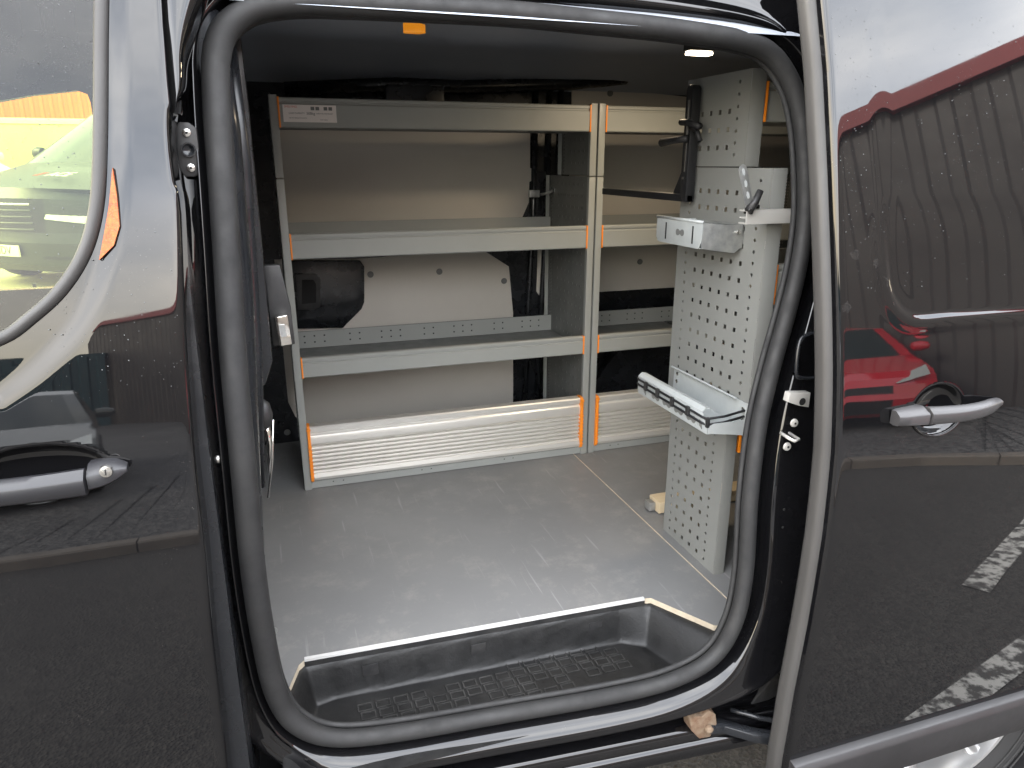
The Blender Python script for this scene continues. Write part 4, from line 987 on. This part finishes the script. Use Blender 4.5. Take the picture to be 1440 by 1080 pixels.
    for xc, sg in ((X0 + PW + .0045, 1), (X1 - PW - .0045, -1)):
        MB().prism([(yl - .004, zt + .004), (yl - .010, zt - .004), (yl - .010, zb + .004), (yl - .004, zb - .002), (yl + .03, zb - .002), (yl + .03, zt + .004)], 0, xc - .0045, xc + .0045).build('drawer_end_cap', ORANGE, dr, bevel=.001)
        disc('cap_boss', (xc, yl - .009, zt - .006), .0065, 1, -.004, ORANGE, dr, 14)
        for k in range(9): MB().box(xc - .0055 - (0 if sg < 0 else 0), xc + .0055, yl - .0115, yl - .0098, zb + .012 + k * .013, zb + .018 + k * .013).build('cap_tooth', ORANGE, dr, bevel=.0004)
    MB().box(X0 + PW + .01, X1 - PW - .01, yl + .036, yl + .36, zb + .005, zb + .008).build('drawer_tray', DGREY, root)
    # plinth strip with small holes
    cols = []
    c0 = X0 + .09
    while c0 < X1 - .06: cols += [(c0, [zb * .55], .0024, 'rd'), (c0 + .032, [zb * .55], .0024, 'rd')]; c0 += .29
    perf(X0 + PW, X1 - PW, .002, zb - .003, cols, lambda u, v, d_: (u, yl + .006 + d_, v)).build('plinth', GREY, root)
    box('plinth_back', X0 + PW, X1 - PW, yl + .0085, yl + .012, .002, zb - .003, HOLE, root, 0)
u1 = empty('shelving_unit', 'wide grey shelving bay on the far wall, left of the double post', 'shelving', (.50, FY, 0))
far_bay(u1, .025, 1.004, [(1.172, 1.094, .27, False), (.804, .732, .385, True), (.434, .372, .36, True)], (.212, .030), 1)
u2 = empty('shelving_unit', 'shelving bay on the far wall, right of the double post behind the perforated panel', 'shelving', (1.55, FY, 0))
far_bay(u2, 1.010, 2.05, [(1.172, 1.094, .27, False), (.804, .732, .385, True), (.434, .372, .36, True)], (.212, .030), 2)
# load sticker on the top lip
st = MB().box(-.440, -.297, -.0008, .0002, 1.108, 1.153).build('sticker', mat('cream_label', (.80, .74, .70), .5), u1)
def ut(s, size, x, z, m=INK, al='LEFT'): return text('sticker_print', s, size, Vector((x, -.0012, z)), Matrix.Rotation(math.pi / 2, 4, 'X'), m, st, .0001, al)
ut('SHELVING', .0075, -.436, 1.1475, REDP)
ut('LOAD CAPACITY', .0055, -.425, 1.131); ut('500kg', .0095, -.378, 1.1305); ut('uniformly distributed', .0052, -.352, 1.131)
ut('see the fitting instructions', .0045, -.425, 1.119); ut('load evenly', .0045, -.342, 1.115)
for x_ in (-.366, -.353, -.331, -.318): MB().box(x_, x_ + .010, -.0014, -.0009, 1.1395, 1.1485).build('sticker_icon', DGREY, st)
# clamps and bolts seen between the bays
lk_ = empty('lashing_fitting', 'small steel lashing clamp on the rear edge of the middle side panel', 'clamp', (at(760, 272, 1, 1.36)[0], 1.36, at(760, 272, 1, 1.36)[2]))
MB().box(-.045, -.005, -.008, .012, -.014, .012).build('clamp_body', DULL, lk_, bevel=.003)
MB().sweep([(.0, 0, -.004), (.022, -.01, .0), (.045, -.02, .012)], .005, 8).build('clamp_rod', DULL, lk_, smooth=180)
disc('clamp_nut', (.045, -.028, .012), .008, 1, -.008, STEEL, lk_, 6)

# --- near side rack with the perforated end panel
rk = empty('tool_rack', 'light grey perforated tool panel rack standing just inside the door opening', 'rack', (.985, .28, 0))
ry = .28
sqy = [.34 - .0362 * k for k in range(6)]
def f_panel(u, v, d_): return (d_, u - ry, v)
def zr(top, n_, p_=.0378): return [top - p_ * k for k in range(n_)]
# lower panel
cols = [(.369, list(np.arange(.019, .385, .0247)), .0041, 'rd')] + [(y_, zr(.326, 9, .03775), .0052, 'sq') for y_ in sqy[:4]] + [(.197, list(np.arange(.019, .385, .0247)), .0041, 'rd')]
perf(.150, .400, .0, .400, cols, f_panel).build('perforated_panel', LGREY, rk)
cols = [(.384, [z for z in np.arange(.414, .97, .0247) if not .93 < z < 1], .0041, 'rd')] + [(y_, zr(.937, 15), .0052, 'sq') for y_ in sqy] + [(.1155, list(np.arange(.421, .975, .0247)), .0041, 'rd')]
perf(.080, .425, .400, .990, cols, f_panel).build('perforated_panel', LGREY, rk)
cols = [(y_ + .017, zr(1.109, 3, .038), .0052, 'sq') for y_ in sqy[:4]] + [(.2185, list(np.arange(1.017, 1.18, .025)), .0041, 'rd')]
perf(.178, .428, .9925, 1.189, cols, f_panel).build('perforated_panel', LGREY, rk)
# embossed dots of the maker's mark, too worn to read
mb = MB()
for k in range(8):
    for j in range(3):
        if (k + j) % 3: mb.box(-.0006, .0, .255 + .016 * k - ry, .257 + .016 * k - ry, 1.148 + .006 * j, 1.151 + .006 * j)
mb.build('embossed_mark', LGREY, rk)
for (y0, z0, z1, w) in ((.150, .0, .400, .030), (.080, .400, .990, .036), (.178, .9925, 1.189, .036)):
    MB().box(.0002, w, y0 - ry - .002, y0 - ry, z0, z1).build('front_flange', LGREY, rk, bevel=.0008)
    MB().box(w - .0015, w, y0 - ry + .0001, y0 - ry + .025, z0, z1).build('flange_return', LGREY, rk)
    MB().box(.0002, .020, (.40 if z0 < .1 else .425) - ry, (.40 if z0 < .1 else .425) - ry + .002, z0, z1).build('rear_flange', LGREY, rk)
MB().add([(-.001, .178 - ry, 1.1895), (.034, .178 - ry, 1.1895), (.034, .428 - ry, 1.1895), (-.001, .428 - ry, 1.1895)], [(0, 1, 2, 3)]).build('top_edge', LGREY, rk)
box('panel_joint', -.0008, .03, .152 - ry, .424 - ry, .9902, .9923, HOLE, rk, 0)
# shelves behind the end panel, lips facing the door side
for zt, zb, y0 in ((1.165, 1.085, .178), (.79, .705, .085), (.40, .33, .15)):
    shelf_lip(rk, .045, 1.0, zt, zb, y0 - ry + .006)
    MB().box(.038, .0445, y0 - ry - .001, y0 - ry + .016, zb - .001, zt + .001).build('end_cap', ORANGE, rk, bevel=.001)
    MB().box(.04, 1.0, y0 - ry + .024, .42 - ry, zb + .004, zb + .0065).build('shelf', DGREY, rk)
    MB().box(.04, 1.0, .42 - ry, .425 - ry, zb + .004, zt - .01).build('rear_lip', DGREY, rk)
for z0, z1, y0 in ((0, .99, .085), (.993, 1.189, .178)):
    MB().box(.995, 1.0, y0 - ry, .425 - ry, z0, z1).build('end_panel', GREY, rk, bevel=.001)
MB().box(.085, .11, .30 - ry, .32 - ry, .45, 1.16).build('inner_upright', DGREY, rk, bevel=.002)

# --- holders mounted on the panel
h1 = empty('tool_holder', 'pale grey steel bracket with one hourglass cut-out, upper on the perforated panel', 'holder', (.984, .255, .85))
def hourglass_poly(cy, cz, w=.013, h=.013):
    pts = []
    for i in range(28):
        a = 2 * math.pi * i / 28; c2, s2 = math.cos(a), math.sin(a)
        k = .48 + .52 * abs(c2) ** 1.2
        pts.append((cy + w * c2 * 1.0, cz + h * s2 * (k if abs(s2) > .2 else 1)))
    return pts
def dogbone(cy, cz, r_=.010, sep=.010):
    pts = []
    for i in range(12): a = R(35 + 290 * i / 11) ; pts.append((cy - sep + r_ * math.cos(a), cz + r_ * math.sin(a)))
    for i in range(12): a = R(-145 + 290 * i / 11); pts.append((cy + sep + r_ * math.cos(a), cz + r_ * math.sin(a)))
    return pts
ca = [(-.09, -.029), (.08, -.029), (.095, -.018), (.095, .028), (-.10, .028), (-.10, -.012)]
MB().prism(ca, 0, -.106, -.1045).build('face_plate', TRAYG, h1, bevel=.0006)
MB().prism(dogbone(-.012, .0, .0075, .0095), 0, -.1072, -.1061).build('cut_out', DGREY, h1)
for y_ in (-.065, .05): MB().box(-.1072, -.1061, y_ - .002, y_ + .002, -.02, .018).build('slot', HOLE, h1)
MB().sweep([(-.105, -.10, .0285), (-.105, .095, .0285)], .0035, 8).build('rolled_edge', TRAYG, h1, smooth=180)
MB().box(-.104, -.001, -.09, .085, -.029, -.0275).build('base_plate', TRAYG, h1)
MB().prism([(-.104, .027), (-.104, -.028), (-.02, -.040), (-.004, -.028), (-.001, .012), (-.001, .022), (-.05, .022)], 1, -.100, -.0985).build('side_plate', DULL, h1, bevel=.0005)
MB().box(-.104, -.001, .0, .0015, -.028, .010).build('divider', TRAYG, h1)
MB().prism([(-.104, .020), (-.104, -.028), (-.001, -.028), (-.001, .022)], 1, .092, .0935).build('side_plate', TRAYG, h1)
MB().box(-.003, -.001, -.10, .10, -.03, .020).build('back_plate', DULL, h1)
disc('rivet', (-.015, -.1008, .005), .006, 1, -.004, STEEL, h1, 12, -.001)

h2 = empty('tool_holder', 'long pale grey steel tray with dogbone cut-outs, lower on the perforated panel', 'holder', (.984, .24, .44))
MB().prism([(-.165, -.018), (.155, -.018), (.16, -.010), (.16, .026), (-.145, .026), (-.150, .012), (-.165, .006)], 0, -.106, -.1045).build('face_plate', TRAYG, h2, bevel=.0006)
for y_ in (-.10, -.045, .01, .065): MB().prism(dogbone(y_, -.001, .0085, .0105), 0, -.1074, -.1061).build('cut_out', DGREY, h2)
for y_ in (-.14, .12): MB().prism([(y_ - .006, -.012), (y_ + .004, -.006), (y_ + .006, .008), (y_ - .004, .004)], 0, -.1074, -.1061).build('cut_out', DGREY, h2)
MB().prism([(-.106, .027), (-.096, .036), (-.084, .034), (-.084, .032), (-.096, .033), (-.1045, .026)], 1, -.14, .16).build('folded_edge', TRAYG, h2)
MB().box(-.104, -.001, -.165, .155, -.018, -.0165).build('base_plate', TRAYG, h2)
MB().box(-.003, -.001, -.165, .155, -.018, .042).build('back_plate', TRAYG, h2)
MB().prism([(-.003, .042), (-.010, .048), (-.014, .046), (-.012, .043), (-.006, .042)], 1, -.13, .155).build('folded_edge', TRAYG, h2)
MB().prism([(-.104, -.016), (-.104, .0), (-.09, .006), (-.001, .006), (-.001, -.032), (-.05, -.024)], 1, -.167, -.1655).build('side_plate', TRAYG, h2)
for y_, z_ in ((.135, .030), (.135, .010), (-.15, .026), (-.15, .004)): disc('rivet', (-.0032, y_, z_), .0055, 0, -.003, STEEL, h2, 12, -.001)
sb_ = empty('elastic_strap', 'black double elastic strap stretched round the lower steel tray', 'strap', (.875, .24, .44))
for dz in (.012, -.004) if False else (.020, .006):
    MB().sweep([(.105, -.155, dz + .004), (.05, -.160, dz - .002), (.006, -.158, dz - .004), (-.0005, -.145, dz - .002), (-.0005, 0, dz), (-.0005, .15, dz), (.004, .163, dz), (.03, .165, dz)], .0030, 8).build('cord', MATTE, sb_, smooth=180)
for y_ in (-.09, -.02, .05, .11): MB().box(-.0048, .001, y_ - .006, y_ + .006, .002, .025).build('cord_clip', PLASTIC, sb_, bevel=.001)
MB().box(.000, .008, -.168, -.160, -.002, .022).build('cord_clip', PLASTIC, sb_, bevel=.002)

# aluminium arm with perforated strap and black lever
h3 = empty('clamp_arm', 'bare aluminium rail with drilled strap and black lever, right of the upper holder', 'clamp', (at(1045, 305, 1, .06)[0], .06, at(1045, 305, 1, .06)[2]))
MB().box(0, .30, -.010, .012, -.0025, -.0005).box(0, .30, -.010, -.008, -.0005, .0).build('rail_bottom', ALUTRIM, h3)
MB().prism([(-.014, .014), (-.014, -.014), (.012, -.014), (.012, -.011), (-.011, -.011), (-.011, -.003), (.004, -.003), (.004, 0), (-.011, 0), (-.011, .011), (.012, .011), (.012, .014)], 0, -.002, .22).build('rail', ZINC, h3, bevel=.0006)
strap = [(-.006, .014), (.008, .010), (.014, .075 - .002), (.002, .085), (-.010, .080)]
d0 = Vector((.014, 0, .016)); d1 = Vector((-.012, .0, .092)) + Vector((0, 0, 0)); ax_ = (d1 - d0).normalized(); sdv = Vector((ax_.z, 0, -ax_.x))
def lk_strap():
    mb = MB(); Lh = (d1 - d0).length; hw_ = .0095; outl = []
    for i in range(9): a = R(180 * i / 8); outl.append((Lh + hw_ * math.sin(a), hw_ * math.cos(a)))
    outl += [(0, -hw_), (0, hw_)]
    vs = []
    for yy in (-.002, 0): vs += [tuple(d0 + ax_ * s0 + sdv * w0 + Vector((0, yy, 0))) for s0, w0 in outl]
    n = len(outl); mb.add(vs, [tuple(range(n)), tuple(range(n, 2 * n))] + [(i, (i + 1) % n, n + (i + 1) % n, n + i) for i in range(n)]); return mb
lk_strap().build('drilled_strap', DULL, h3, bevel=.0005)
for s0 in (.028, .052, .076):
    mb = MB(); outl = [(s0 + .008 * math.sin(R(45 * i)), .0038 * math.cos(R(45 * i))) for i in range(8)]
    vs = [tuple(d0 + ax_ * a + sdv * w0 + Vector((0, -.0026, 0))) for a, w0 in outl]; mb.add(vs, [tuple(range(8))]).build('strap_slot', TRAYG, h3)
MB().sweep([(-.002, -.018, .012), (.012, -.018, .030), (.022, -.018, .052)], [.009, .0075, .0065], 10).build('lever', PLASTIC, h3, smooth=180)
disc('lever_bolt', (-.004, -.026, .012), .006, 1, -.004, STEEL, h3, 12)
box('rail_stop', .020, .032, -.008, .004, .0145, .024, STEEL, h3)

# black L shaped carrier at the back edge of the panel
h4 = empty('ladder_hook', 'black steel L-shaped carrier with a toggle, at the rear edge of the perforated panel', 'carrier', (.965, .352, .93))
MB().prism([(-.002, -.020), (-.002, .235), (.006, .243), (.020, .243), (.026, .232), (.026, -.002), (.012, -.020)], 0, -.014, .010).build('upright', MATTE, h4, bevel=.003)
MB().box(-.012, .008, -.002, .47, -.020, -.002).build('arm', MATTE, h4, bevel=.003)
MB().prism([(.026, -.004), (.026, .07), (.075, -.004)], 0, -.004, .0).build('gusset', MATTE, h4)
MB().sweep([(-.018, -.05, .150), (-.020, .0, .160), (-.02, .03, .162)], .0075, 8).build('toggle_arm', MATTE, h4, smooth=180)
MB().sweep([(-.018, .0, .125), (-.024, .05, .122), (-.026, .105, .118)], [.009, .008, .010], 10).build('lever', MATTE, h4, smooth=180)
MB().sweep([(-.012, -.045, .118), (-.014, -.03, .142), (-.012, -.0, .148)], .006, 8).build('toggle_hook', MATTE, h4, smooth=180)
disc('bolt', (-.0145, .012, .035), .004, 0, -.003, STEEL, h4, 8)
MB().box(-.0155, -.0142, .008, .012, .05, .21).build('slide_strip', STEEL, h4)

# loose board on the floor behind the rack
bd = empty('wooden_board', 'pale plywood offcut lying on the floor behind the perforated panel', 'board', (1.06, .50, 0))
q0 = at(916, 706, 2, .03)
bx0 = q0[0]
MB().prism([(q0[0] - 1.06 + .01, .004), (q0[0] - 1.06 + .01, .04), (.62, .04), (.62, .004)], 1, q0[1] - .50 - .03, q0[1] - .50 + .03).build('board_strip', WOOD, bd, bevel=.002)
MB().box(q0[0] - 1.06 - .012, q0[0] - 1.06 + .009, q0[1] - .5 - .012, q0[1] - .5 + .02, .006, .032).build('end_bracket', DULL, bd, bevel=.004)

# finish
bpy.context.view_layer.update()
